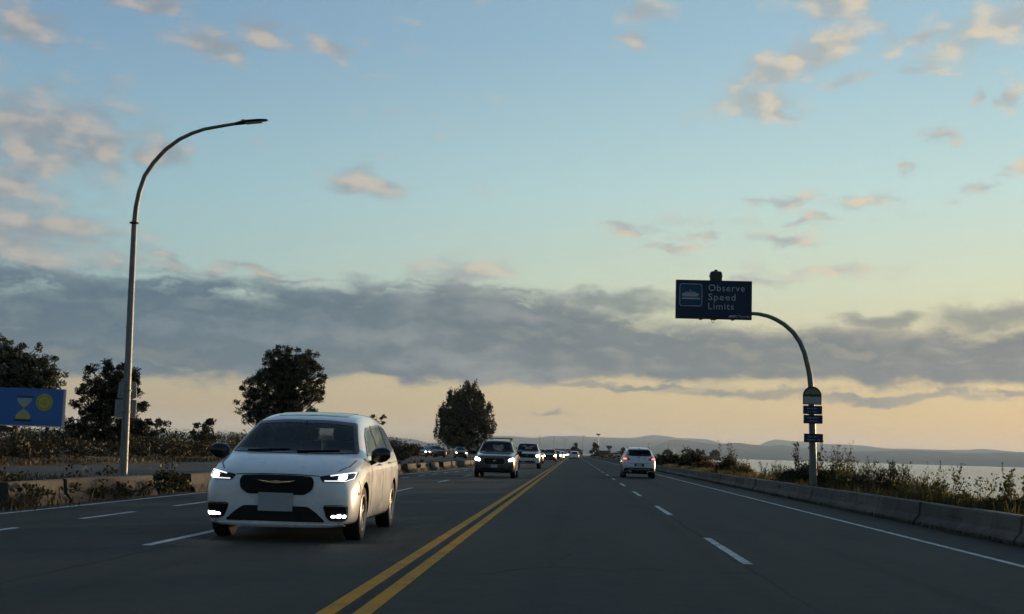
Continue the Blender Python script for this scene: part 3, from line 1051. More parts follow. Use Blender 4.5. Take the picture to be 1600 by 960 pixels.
def grass(name, label, pts, h, m, seed, kind='stuff', width=0.012):
    rng = np.random.default_rng(seed)
    P = np.array(pts, float)
    n = len(P)
    hh = h * (0.4 + 0.8 * rng.random(n))
    D = np.stack([rng.normal(size=n) * 0.35, rng.normal(size=n) * 0.35, np.ones(n)], 1)
    P[:, 2] += hh * 0.45
    V, F = leaf_soup(P, D, hh, 1.0, rng)
    # thin the blades
    V = V.reshape(n, 4, 3)
    mid = (V[:, 1] + V[:, 3]) / 2
    for k in (1, 3):
        d = V[:, k] - mid
        d /= np.maximum(np.linalg.norm(d, axis=1, keepdims=True), 1e-6)
        V[:, k] = mid + d * width * (0.6 + 0.8 * rng.random((n, 1)))
    o = link_mesh(name, raw_mesh(name, V.reshape(-1, 3), F, m))
    return tag(o, label, 'grass' if 'grass' in name else 'scrub', kind=kind)


def build_vegetation():
    # --- the standing trees on the left
    tree('broadleaf_tree', 'large dark broadleaf tree rising behind the blue billboard', -54.4, 126, [(0, 0, 7.2, 4.4, 3.6, 3.6), (2.0, 0, 6.3, 2.6, 2.6, 3.0), (-2.5, 0, 8.2, 3, 3, 3.0), (-5, 0, 6.5, 3.4, 3, 3.6)], 2.6, 0.32, 420, 100, 0.19, 'leaf_tree', 11, clump_r=(0.4, 0.75))
    tree('broadleaf_tree', 'dark broadleaf tree standing right behind the street lamp pole', -37.8, 105, [(0.0, 0, 5.4, 2.2, 2.2, 2.3), (1.2, 0, 5.5, 1.5, 1.5, 1.9), (-1.4, 0, 4.3, 1.6, 1.6, 1.4), (-0.4, 0, 2.2, 3.2, 2.4, 1.5)], 1.6, 0.2, 340, 96, 0.165, 'leaf_dark', 12, z0=0.1, clump_r=(0.3, 0.62))
    tree('broadleaf_tree', 'broad dark tree rising behind the roof of the white minivan', -25.6, 115, [(0.4, 0, 6.6, 3.1, 2.8, 3.3), (-1.6, 0, 5.6, 2.4, 2.2, 2.7), (1.7, 0, 6.6, 2.2, 2.2, 2.9), (-2.8, 0, 4.6, 1.5, 1.5, 1.9), (-0.3, 0, 8.0, 1.9, 1.7, 2.0), (0.0, 0, 3.2, 3.7, 2.2, 1.6), (1.2, 0, 8.3, 1.6, 1.5, 1.5)], 2.0, 0.26, 460, 96, 0.165, 'leaf_tree', 13, z0=0.1, clump_r=(0.28, 0.58))
    tree('poplar_tree', 'tall bushy tree with upright twigs behind the charcoal car', -18.0, 215, [(0.2, 0, 6.8, 4.6, 3.6, 4.2), (1.0, 0, 9.2, 3.3, 3, 3.1), (-1.8, 0, 7.8, 2.7, 3, 3.0), (-2.2, 0, 4.8, 3.0, 3, 2.8), (2.6, 0, 5.8, 2.6, 2.6, 3.4), (0, 0, 2.5, 3.7, 3, 2.0)], 2.0, 0.34, 400, 84, 0.28, 'leaf_tree2', 14, clump_r=(0.5, 0.95), spiky=0.9)
    tree('young_tree', 'small thin sapling poking up behind the rear of the minivan', -16.6, 110, [(0.1, 0, 3.7, 0.75, 0.6, 0.5), (-0.3, 0, 3.1, 0.6, 0.5, 0.4)], 2.6, 0.06, 12, 45, 0.17, 'leaf_dark', 15, clump_r=(0.2, 0.36))
    tree('young_tree', 'ragged small tree just right of the street lamp pole', -33.0, 98, [(0, 0, 2.6, 1.5, 1.2, 1.0), (1.3, 0, 2.1, 1.2, 1.1, 0.8), (-0.2, 0, 3.5, 0.5, 0.5, 0.6), (0.6, 0, 3.7, 0.35, 0.4, 0.5)], 1.2, 0.1, 46, 60, 0.20, 'leaf_dark', 16, clump_r=(0.25, 0.5))
    tree('young_tree', 'low rusty tree left of the broad tree above the scrub', -29.6, 104, [(0, 0, 2.0, 1.1, 1, 0.9), (0.7, 0, 2.6, 0.6, 0.6, 0.6)], 0.9, 0.08, 26, 55, 0.19, 'leaf_dark', 17, clump_r=(0.25, 0.5))
    bush('roundtop_bush', 'rounded olive bush beside the rear of the minivan', -16.9, 128, 4.4, 3.5, 2.75, 2600, 0.17, 'leaf_scrub', 18, ncl=30)
    bush('roundtop_bush', 'low olive bush between minivan and the distant parked cars', -19.4, 150, 4.2, 3.5, 2.3, 1800, 0.19, 'leaf_scrub', 19, ncl=22)
    bush('roundtop_bush', 'dark bush under the tall bushy tree left of its trunk', -21.8, 208, 4.2, 3.5, 2.6, 1500, 0.26, 'leaf_dark', 20, ncl=22)
    bush('roundtop_bush', 'dark bush under the tall bushy tree right of its trunk', -15.0, 212, 4.2, 3.5, 2.4, 1500, 0.26, 'leaf_dark', 21, ncl=22)

    # --- the long band of scrub behind the side road: too tangled to count
    rng = np.random.default_rng(30)
    cs, rs = [], []
    for i in range(620):
        y = rng.uniform(46, 185)
        x = -24.2 - rng.random() ** 1.5 * 24 - 0.03 * (y - 50) * rng.random()
        h = rng.uniform(0.45, 1.2) * (1.0 + 0.25 * mnoise.noise((x * 0.1, y * 0.06, 0)))
        cs.append((x, y, h * 0.55 + 0.2))
        rs.append((rng.uniform(0.6, 1.5), rng.uniform(0.6, 1.5), h * 0.75))
    P, D = clump_points(cs, rs, 110, rng, 0.4)
    P[:, 2] = np.maximum(P[:, 2], 0.05)
    V, F = leaf_soup(P, D, 0.17 * (0.5 + 1.0 * rng.random(len(P))), 0.6, rng)
    tag(link_mesh('scrub', raw_mesh('scrub', V, F, 'leaf_scrub')), 'tangled brown and olive scrub behind the side road', 'scrub', kind='stuff')
    # back rows of darker scrub up to the horizon on the left
    cs, rs = [], []
    for i in range(340):
        y = rng.uniform(95, 330)
        x = -28 - rng.random() * 60 - (y - 95) * 0.06
        h = 0.55 + 0.0098 * y + rng.uniform(-0.25, 0.45)
        cs.append((x, y, h * 0.6))
        rs.append((rng.uniform(1.2, 2.6), rng.uniform(1.2, 2.6), h * 0.7))
    P, D = clump_points(cs, rs, 90, rng, 0.4)
    P[:, 2] = np.maximum(P[:, 2], 0.05)
    V, F = leaf_soup(P, D, 0.30 * (0.5 + 1.0 * rng.random(len(P))), 0.6, rng)
    tag(link_mesh('scrub', raw_mesh('scrub', V, F, 'leaf_dark')), 'darker taller thicket behind the brown scrub', 'scrub', kind='stuff')

    # --- verge plants by the left barrier
    bush('verge_bush', 'low spreading bush along the top of the left barrier', -9.95, 26.6, 1.1, 4.6, 0.66, 2200, 0.075, 'leaf_dark', 40, ncl=26, cat='bush', sprigs=4)
    bush('verge_bush', 'small dark leafy bush hiding the base of the street lamp', -9.75, 31.2, 1.2, 2.4, 0.66, 2200, 0.08, 'leaf_dark', 41, ncl=18, cat='bush', sprigs=4)
    bush('verge_bush', 'tuft of weeds beside the front left wheel of the minivan', -10.05, 39.2, 0.9, 1.8, 0.75, 600, 0.075, 'leaf_bush', 42, ncl=12, cat='bush')
    bush('verge_bush', 'reddish bush in a gap of the left barrier behind the minivan', -8.95, 56.8, 1.0, 2.0, 0.85, 700, 0.10, 'leaf_rust', 43, ncl=12, cat='bush')
    bush('verge_bush', 'dark bush on the left barrier nearer the charcoal car', -8.7, 71.5, 0.9, 2.2, 0.7, 600, 0.10, 'leaf_dark', 44, ncl=12, cat='bush')
    rng = np.random.default_rng(50)
    pts = []
    for i in range(12000):
        y = rng.uniform(14, 120)
        x = interp(y, BARX_L) - 0.3 - abs(rng.normal()) * 1.1
        if mnoise.noise((x * 0.8, y * 0.35, 1)) > -0.15:
            pts.append((x, y, 0.02))
    for i in range(4200):
        y = rng.uniform(14, 23.4)
        pts.append((rng.normal() * 0.5 - 10.1, y, 0.0))
    for i in range(2500):
        y = 27 + rng.random() * 12
        pts.append((-10.6 - abs(rng.normal()) * 2.8, y, 0.03))
    for i in range(900):
        y = rng.uniform(22, 118)
        pts.append((interp(y, BARX_L) + 0.27 + abs(rng.normal()) * 0.07, y, 0.0))
    # weeds crowding and hanging over the left barrier
    cs, rs = [], []
    for i in range(95):
        y = 22.5 + 75 * rng.random() ** 1.6
        if mnoise.noise((y * 0.30, 3.0, 0)) < -0.05:
            continue
        side = rng.random()
        x = interp(y, BARX_L) + (rng.uniform(-0.5, -0.1) if side < 0.6 else rng.uniform(0.02, 0.32))
        z = rng.uniform(0.30, 0.56) if side < 0.6 else rng.uniform(0.08, 0.36)
        cs.append((x, y, z))
        rs.append((rng.uniform(0.12, 0.3), rng.uniform(0.25, 0.7), rng.uniform(0.10, 0.22)))
    P, D = clump_points(cs, rs, 85, rng, 0.4)
    P[:, 2] = np.maximum(P[:, 2], 0.02)
    V, F = leaf_soup(P, D, 0.065 * (0.5 + rng.random(len(P))), 0.6, rng)
    tag(link_mesh('weeds', raw_mesh('weeds', V, F, 'leaf_dark')), 'dark weeds crowding over the left barrier', 'weeds', kind='stuff')
    grass('dry_grass', 'dry brown grass along the left verge', pts, 0.26, 'grass', 51, width=0.012)
    pts = [(rng.uniform(-26.5, -22.6), rng.uniform(36, 130), 0.03) for i in range(6000)]
    grass('dry_grass', 'dry brown grass in front of the scrub', pts, 0.34, 'grass', 52, width=0.03)

    # --- the sea side: plants behind the concrete barrier
    BS = [
        ('dense dark bush beside the silver car right tail lamp', 8.6, 116, 2.6, 5.0, 1.45, 1500, 0.16, 'leaf_dark', 0),
        ('tall dark round bush on the shore just past the silver car', 8.9, 98, 1.6, 3.0, 1.5, 1300, 0.13, 'leaf_dark', 2),
        ('low rusty bush right of the round dark shore bush', 8.7, 88, 1.3, 3.5, 1.05, 900, 0.12, 'leaf_rust', 2),
        ('bushy olive shrub alone against the water, left of the tall weed', 8.6, 73, 1.15, 3.2, 1.25, 1500, 0.085, 'leaf_bush', 6),
        ('low brown bush in the dip left of the tall weed', 8.5, 66, 0.8, 3.0, 0.8, 600, 0.085, 'leaf_rust', 3),
        ('wide dark bush immediately left of the ferry sign pole', 8.5, 48.5, 1.5, 4.5, 1.08, 2600, 0.07, 'leaf_dark', 8),
        ('leafy bush immediately right of the ferry sign pole', 8.55, 43.4, 1.0, 2.2, 1.08, 1900, 0.06, 'leaf_bush', 10),
        ('low olive bush spilling toward the water past the sign pole', 8.4, 41.0, 0.8, 1.6, 0.88, 900, 0.06, 'leaf_bush', 6),
        ('low tangle of olive weeds right of the wiry shrubs', 8.3, 30.2, 0.8, 2.6, 0.86, 1500, 0.05, 'leaf_bush', 8),
        ('leafy bramble with arching shoots nearest the right edge', 8.35, 25.8, 0.9, 2.2, 0.82, 1400, 0.06, 'leaf_bush', 14),
        ('low leafy bramble just beyond the nearest one', 8.3, 28.0, 0.8, 1.8, 0.72, 1100, 0.055, 'leaf_bush', 9),
    ]
    for i, (lab, x, y, w, d, h, n, ls, m, sp) in enumerate(BS):
        h, w, d, n, ls = h * (1.2 if y > 32 else 1.02), w * 1.35, d * 1.3, int(n * 4.2), ls * 1.1
        bush('shore_bush', lab, x, y, w, d, h, n, ls, m, 60 + i, z0=0.04, group='bushes behind the sea side barrier', ncl=26, sprigs=sp)
    broom('wiry_shrub', 'tall thin weed spiking above the water left of the sign', 8.45, 59.3, 0.35, 0.8, 1.5, 9, 80, 'leaf_dark', leaf_size=0.09, group='wiry shrubs on the shore')
    broom('wiry_shrub', 'twiggy leafy shrub next to the tall thin weed', 8.5, 55.8, 1.0, 3.0, 1.3, 75, 81, 'leaf_dark', leaf_size=0.09, group='wiry shrubs on the shore')
    broom('wiry_shrub', 'spreading wiry shrub with dark upright shoots, left of the pair', 8.45, 38.4, 1.2, 2.6, 1.5, 190, 82, 'leaf_dark', leaf_size=0.075, group='wiry shrubs on the shore')
    broom('wiry_shrub', 'tallest wiry shrub on the right with dark feathery top', 8.45, 35.2, 1.1, 2.4, 1.5, 190, 83, 'leaf_dark', leaf_size=0.075, group='wiry shrubs on the shore')
    broom('wiry_shrub', 'lower wiry olive shrub right of the feathery one', 8.4, 32.4, 1.0, 2.4, 1.25, 160, 84, 'leaf_bush', leaf_size=0.07, group='wiry shrubs on the shore')
    rng = np.random.default_rng(90)
    pts = []
    for i in range(26000):
        y = rng.uniform(16, 130)
        x = 7.42 + abs(rng.normal()) * 1.0
        pts.append((x, y, 0.0))
    grass('shore_grass', 'olive and straw coloured grass behind the right barrier', pts, 0.62, 'grass_green', 91, width=0.014)
    pts = [(6.83 - abs(rng.normal()) * 0.05, rng.uniform(14, 110), 0.0) for i in range(1500)]
    grass('dry_grass', 'sparse dry grass at the foot of the right barrier', pts, 0.12, 'grass', 92, width=0.01)

    # --- trees far along the shore
    FT = [
        ('dark conical tree beside the road end', 'cone', 7.6, 470, 1.9, 5.4), ('dark upright tree above the white car ahead', 'cone', 0.6, 480, 1.5, 5.5),
        ('rounded tree at the left of the shore point', 'round', 55.5, 640, 4.2, 6.4), ('rounded tree in the middle of the shore point', 'round', 60.5, 645, 3.6, 5.6),
        ('lone tree at the tip of the shore point', 'round', 69.0, 650, 2.6, 5.6), ('small tree at the near side of the shore point', 'round', 44.0, 620, 2.2, 4.6),
        ('small tree right of the low dark building', 'cone', 22.5, 600, 1.6, 4.6), ('small dark tree further right of the low building', 'round', 27.5, 610, 1.8, 4.0),
    ]
    for i, (lab, k, x, y, w, h) in enumerate(FT):
        if k == 'cone':
            lo = [(0, 0, h * 0.35, w, w, h * 0.3), (0, 0, h * 0.65, w * 0.65, w * 0.65, h * 0.3), (0, 0, h * 0.85, w * 0.35, w * 0.35, h * 0.14)]
        else:
            lo = [(0, 0, h * 0.58, w, w * 0.8, h * 0.38), (w * 0.4, 0, h * 0.45, w * 0.6, w * 0.6, h * 0.3)]
        tree('far_tree', lab, x, y, lo, h * 0.2, 0.18, 42, 40, 0.55, 'far_leaf', 100 + i, clump_r=(0.5, 0.9), group='trees far along the shore')
    rng = np.random.default_rng(120)
    cs, rs = [], []
    for i in range(220):
        u = rng.random()
        y = 130 + 520 * u
        x = 9.0 + rng.random() * max(1.0, interp(y, SHORE) - 13)
        h = rng.uniform(0.5, 1.4)
        cs.append((x, y, h * 0.5))
        rs.append((rng.uniform(0.8, 2.0), rng.uniform(1.5, 4), h * 0.7))
    P, D = clump_points(cs, rs, 60, rng, 0.4)
    P[:, 2] = np.maximum(P[:, 2], 0.02)
    V, F = leaf_soup(P, D, 0.4 * (0.5 + rng.random(len(P))), 0.6, rng)
    tag(link_mesh('scrub', raw_mesh('scrub', V, F, 'leaf_scrub')), 'low scrub along the far right verge', 'scrub', kind='stuff')
    cs, rs = [], []
    for i in range(90):
        x = rng.uniform(40, 70)
        cs.append((x, rng.uniform(615, 655), rng.uniform(0.3, 1.6)))
        rs.append((rng.uniform(1.5, 3), 2.0, rng.uniform(0.7, 1.2)))
    P, D = clump_points(cs, rs, 60, rng, 0.4)
    V, F = leaf_soup(P, D, 0.6 * (0.5 + rng.random(len(P))), 0.6, rng)
    tag(link_mesh('scrub', raw_mesh('scrub', V, F, 'far_leaf')), 'dark thicket on the far shore point', 'scrub', kind='stuff')


build_vegetation()


# ------------------------------------------------------------------ vehicles
def loft_body(stations, level):
    """stations: (y, zb, ws, (wm, zm), (wsh, zsh), (wb, zb2), (wr, zr), ztop); returns an evaluated smooth mesh"""
    V, F = [], []
    for (y, zb, ws, m, sh, be, ra, zt) in stations:
        half = [(ws * 0.80, zb), (ws, zb + 0.07), m, sh, be,
                (be[0] * 0.5 + ra[0] * 0.5 + 0.012, be[1] * 0.5 + ra[1] * 0.5), ra,
                (ra[0] * 0.84, zt - (zt - ra[1]) * 0.28), (ra[0] * 0.46, zt - 0.006)]
        ring = [(0, y, zb)] + [(x, y, z) for x, z in half] + [(0, y, zt)] + [(-x, y, z) for x, z in reversed(half)]
        V += ring
    n = 20
    S = len(stations)
    for j in range(S - 1):
        for i in range(n):
            F.append((j * n + i, (j + 1) * n + i, (j + 1) * n + (i + 1) % n, j * n + (i + 1) % n))
    for base, flip in ((0, False), ((S - 1) * n, True)):
        for i in range(10):
            a, b = i, i + 1
            c, d = (n - b) % n, (n - a) % n
            q = [base + a, base + b, base + c, base + d]
            q = [k for i2, k in enumerate(q) if k not in q[:i2]]
            F.append(tuple(q if not flip else reversed(q)))
    me = bpy.data.meshes.new('loft')
    me.from_pydata(V, [], F)
    # keep the shoulder and bonnet edges crisp
    cr = me.attributes.new('crease_edge', 'FLOAT', 'EDGE')
    vals = []
    for e in me.edges:
        a, b = e.vertices
        k = 0.0
        if a // n != b // n and a % n == b % n:
            k = {5: 0.55, 15: 0.55, 4: 0.25, 16: 0.25, 2: 0.35, 18: 0.35}.get(a % n, 0.0)
        vals.append(k)
    cr.data.foreach_set('value', vals)
    o = bpy.data.objects.new('loft', me)
    C.objects.link(o)
    s = o.modifiers.new('s', 'SUBSURF')
    s.levels = s.render_levels = level
    dg = bpy.context.evaluated_depsgraph_get()
    dg.update()
    ev = bpy.data.meshes.new_from_object(o.evaluated_get(dg))
    bpy.data.objects.remove(o)
    bm = bmesh.new()
    bm.from_mesh(ev)
    bmesh.ops.recalc_face_normals(bm, faces=bm.faces)
    bm.to_mesh(ev)
    bm.free()
    return ev


def cut_arches(me, wheels, halfw, gap=0.05, depth=0.34):
    o = bpy.data.objects.new('b', me)
    C.objects.link(o)
    mb = MB()
    for (y, r) in wheels:
        for s in (-1, 1):
            x0, x1 = s * (halfw - depth), s * (halfw + 0.3)
            n = 28
            poly = [(y + (r + gap) * math.cos(2 * math.pi * k / n), r + 0.01 + (r + gap) * math.sin(2 * math.pi * k / n)) for k in range(n)]
            mb.prism(poly, min(x0, x1), max(x0, x1), 'yz')
    co = mb.build('cut', 'plastic')
    bo = o.modifiers.new('b', 'BOOLEAN')
    bo.operation = 'DIFFERENCE'
    bo.solver = 'EXACT'
    bo.object = co
    dg = bpy.context.evaluated_depsgraph_get()
    dg.update()
    ev = bpy.data.meshes.new_from_object(o.evaluated_get(dg))
    bpy.data.objects.remove(o)
    bpy.data.objects.remove(co)
    return ev


def patch(bvh, poly, view, off, m, name, parent, L, cuts=5, skirt=0.02, inner=None):
    """a shaped panel lying on the body: polygon drawn in the view's plane, dropped onto the surface, with its own edge"""
    bm = bmesh.new()
    vs = [bm.verts.new((u, v, 0)) for u, v in poly]
    if inner:
        wi = [bm.verts.new((u, v, 0)) for u, v in inner]
        k = len(vs)
        for i in range(k):
            bm.faces.new((vs[i], vs[(i + 1) % k], wi[(i + 1) % k], wi[i]))
    else:
        f = bm.faces.new(vs)
        bmesh.ops.triangulate(bm, faces=[f], quad_method='BEAUTY', ngon_method='BEAUTY')
    if cuts:
        bmesh.ops.subdivide_edges(bm, edges=list(bm.edges), cuts=cuts, use_grid_fill=True)
        bmesh.ops.triangulate(bm, faces=list(bm.faces))
    for v in bm.verts:
        u, w = v.co.x, v.co.y
        if view == 'front':
            o, d = Vector((u, -3, w)), Vector((0, 1, 0))
        elif view == 'rear':
            o, d = Vector((u, L + 3, w)), Vector((0, -1, 0))
        elif view == 'left':
            o, d = Vector((4, u, w)), Vector((-1, 0, 0))
        elif view == 'right':
            o, d = Vector((-4, u, w)), Vector((1, 0, 0))
        else:
            o, d = Vector((u, w, 4)), Vector((0, 0, -1))
        h = bvh.ray_cast(o, d)
        if h[0] is None:
            h = bvh.find_nearest(o + d * 3.2)
        n = h[1]
        if n.dot(d) > 0:
            n = -n
        v.co = h[0] + n * off
    ext = bmesh.ops.extrude_edge_only(bm, edges=[e for e in bm.edges if e.is_boundary])
    for g in ext['geom']:
        if isinstance(g, bmesh.types.BMVert):
            q = bvh.find_nearest(g.co)
            d = (q[0] - g.co)
            g.co = q[0] + (d.normalized() * (skirt * 0.5) if d.length > 1e-6 else Vector((0, 0, 0)))
    bmesh.ops.recalc_face_normals(bm, faces=bm.faces)
    me = bpy.data.meshes.new(name)
    bm.to_mesh(me)
    bm.free()
    me.materials.append(M[m])
    me.polygons.foreach_set('use_smooth', [True] * len(me.polygons))
    me.set_sharp_from_angle(angle=R(40))
    # normals outward
    return link_mesh(name, me, parent)


def ribbon(pts, w):
    """thin polygon strip along a polyline in 2d"""
    L_, R_ = [], []
    for i, p in enumerate(pts):
        a = Vector(pts[max(0, i - 1)])
        b = Vector(pts[min(len(pts) - 1, i + 1)])
        d = (b - a).normalized()
        n = Vector((-d.y, d.x)) * w / 2
        L_.append(tuple(Vector(p) + n))
        R_.append(tuple(Vector(p) - n))
    return L_ + R_[::-1]


def inset(poly, d):
    """shrink a convex-ish polygon inward by d"""
    P = [Vector(q) for q in poly]
    n = len(P)
    area = sum(P[i].x * P[(i + 1) % n].y - P[(i + 1) % n].x * P[i].y for i in range(n))
    s = 1 if area > 0 else -1
    out = []
    for i in range(n):
        a = (P[i] - P[i - 1]).normalized()
        b = (P[(i + 1) % n] - P[i]).normalized()
        na, nb = Vector((-a.y, a.x)) * s, Vector((-b.y, b.x)) * s
        q = na + nb
        q = q.normalized() if q.length > 1e-6 else na
        out.append(tuple(P[i] + q * d / max(0.5, q.dot(na))))
    return out


def in_poly(u, v, poly):
    r = False
    j = len(poly) - 1
    for i in range(len(poly)):
        (a, b), (c2, d) = poly[i], poly[j]
        if (b > v) != (d > v) and u < (c2 - a) * (v - b) / (d - b) + a:
            r = not r
        j = i
    return r


def open_windows(me, wins):
    """remove the skin behind each pane so one looks into the cabin"""
    bm = bmesh.new()
    bm.from_mesh(me)
    kill = []
    for f in bm.faces:
        c, n = f.calc_center_median(), f.normal
        for view, poly in wins:
            if view == 'front' and n.y < -0.15 and in_poly(c.x, c.z, poly):
                kill.append(f)
            elif view == 'rear' and n.y > 0.15 and in_poly(c.x, c.z, poly):
                kill.append(f)
            elif view == 'side2' and abs(n.x) > 0.3 and in_poly(c.y, c.z, poly):
                kill.append(f)
            else:
                continue
            break
    bmesh.ops.delete(bm, geom=kill, context='FACES')
    bm.to_mesh(me)
    bm.free()


def seat(parent, x, y, z, w=0.50, head=True):
    mb = MB()
    mb.box((x, y - 0.18, z), (w, 0.52, 0.16))
    mb.box((x, y + 0.14, z + 0.34), (w * 0.94, 0.15, 0.62), Matrix.Rotation(R(-14), 3, 'X'), taper=0.86)
    o = mb.build('seat', 'seat', parent)
    if head:
        h = MB()
        n = 12
        pr = [(0.02, -0.10), (0.115, -0.085), (0.135, 0.0), (0.125, 0.075), (0.02, 0.10)]
        V, F = [], []
        for r, hh in pr:
            for j in range(n):
                a = 2 * math.pi * j / n
                V.append((x + r * math.cos(a), y + 0.25 + 0.45 * r * math.sin(a), z + 0.76 + hh))
        for i in range(len(pr) - 1):
            for j in range(n):
                F.append((i * n + j, i * n + (j + 1) % n, (i + 1) * n + (j + 1) % n, (i + 1) * n + j))
        h.add(V, F)
        h.build('headrest', 'seat', o, smooth=True)


def cabin(root, y0, d):
    """dashboard, wheel, floor and seats"""
    yd, zb = d['dash'] - y0, d['belt']
    hw = d['hw']
    mb = MB()
    mb.prism([(yd - 0.30, zb - 0.03), (yd + 0.10, zb - 0.01), (yd + 0.25, zb - 0.08), (yd + 0.28, zb - 0.35), (yd - 0.30, zb - 0.35)], -hw, hw, 'yz')
    mb.build('dashboard', 'plastic', root)
    MB().box((0, (d['dash'] + d['end']) / 2 - y0, 0.44), (2 * hw, d['end'] - d['dash'], 0.06)).build('cabin_floor', 'plastic', root)
    st = MB()
    pts = [(0.38 + 0.18 * math.cos(a), yd + 0.36 + 0.07 * math.sin(a), zb - 0.06 + 0.17 * math.sin(a)) for a in np.linspace(0, 2 * math.pi, 21)]
    st.tube(pts, 0.016, 6, caps=False)
    st.box((0.38, yd + 0.33, zb - 0.07), (0.16, 0.06, 0.10))
    st.build('steering_wheel', 'plastic', root)
    for x in (-0.40, 0.40):
        seat(root, x, d['row1'] - y0, 0.62 + d['rise'])
    for yy in d['rows']:
        for x in (-0.42, 0.42):
            seat(root, x, yy - y0, 0.62 + d['rise'], 0.48)
    hm = MB()
    hm.box((0, yd + 0.52, d['top'] - 0.06), (0.24, 0.03, 0.07))
    hm.tube([(0, yd + 0.50, d['top'] - 0.04), (0, yd + 0.60, d['top'] + 0.06)], 0.012, 6)
    hm.build('rear_view_mirror', 'plastic', root)


WHEELS = {}


def wheel_meshes(r, w, spokes, detail):
    key = (r, w, spokes, detail)
    if key in WHEELS:
        return WHEELS[key]
    n = 36 if detail else 18
    ty = MB()
    h = w / 2
    ty.lathe([(r * 0.66, -h * 0.9), (r * 0.80, -h * 1.0), (r * 0.95, -h * 0.92), (r, -h * 0.7), (r, h * 0.7), (r * 0.95, h * 0.92), (r * 0.80, h), (r * 0.66, h * 0.9), (r * 0.64, h * 0.5), (r * 0.64, -h * 0.9), (r * 0.66, -h * 0.9)], 'x', (0, 0, 0), n)
    tm = ty.mesh('tyre', 'tyre', True)
    rm = MB()
    rm.lathe([(r * 0.67, h * 0.93), (r * 0.64, h * 0.95), (r * 0.60, h * 0.80), (r * 0.58, -h * 0.5)], 'x', (0, 0, 0), n)
    rm.lathe([(0.001, h * 0.2), (r * 0.60, h * 0.1)], 'x', (0, 0, 0), n, 1)
    rm.lathe([(0.001, h * 0.78), (r * 0.12, h * 0.78), (r * 0.16, h * 0.6), (r * 0.18, h * 0.1)], 'x', (0, 0, 0), 16)
    for k in range(spokes):
        a = 2 * math.pi * k / spokes
        q = Matrix.Rotation(a, 3, 'X')
        for da in (-0.13, 0.13):
            q2 = Matrix.Rotation(a + da, 3, 'X')
            rm.box(q2 @ Vector((h * 0.62, 0, r * 0.37)), (h * 0.28, r * 0.065, r * 0.54), q2)
    me = rm.mesh('rim', ['rim', 'plastic'], False)
    WHEELS[key] = (tm, me)
    return tm, me


def add_wheels(root, wheels, halfw, w, spokes=5, detail=True):
    for (y, r) in wheels:
        tm, rm = wheel_meshes(r, w, spokes, detail)
        for s in (-1, 1):
            t = link_mesh('wheel', tm, root)
            t.location = (s * (halfw - w / 2 - 0.02), y, r)
            if s < 0:
                t.rotation_euler = (0, 0, math.pi)
            link_mesh('rim', rm, t)


def mirror(poly):
    return [(-u, v) for u, v in reversed(poly)]


def finish_body(me, paint, wheels, clad=0.0, level_bottom=0.0, arch=0.05):
    me.materials.clear()
    for m in (paint, 'plastic'):
        me.materials.append(M[m])
    idx = []
    for p in me.polygons:
        c = p.center
        dark = p.normal.z < -0.75 and c.z < 0.5
        for (y, r) in wheels:
            d = math.hypot(c.y - y, c.z - r - 0.01)
            if d < r + arch + 0.004 and abs(c.x) > 0.3:
                dark = True
            if clad and d < r + arch + 0.075 and c.z < r * 2.3 and abs(c.x) > 0.6:
                dark = True
        if c.z < clad:
            dark = True
        idx.append(1 if dark else 0)
    me.polygons.foreach_set('material_index', idx)
    me.polygons.foreach_set('use_smooth', [True] * len(me.polygons))
    me.set_sharp_from_angle(angle=R(38))
    me.name = 'body'
    return me


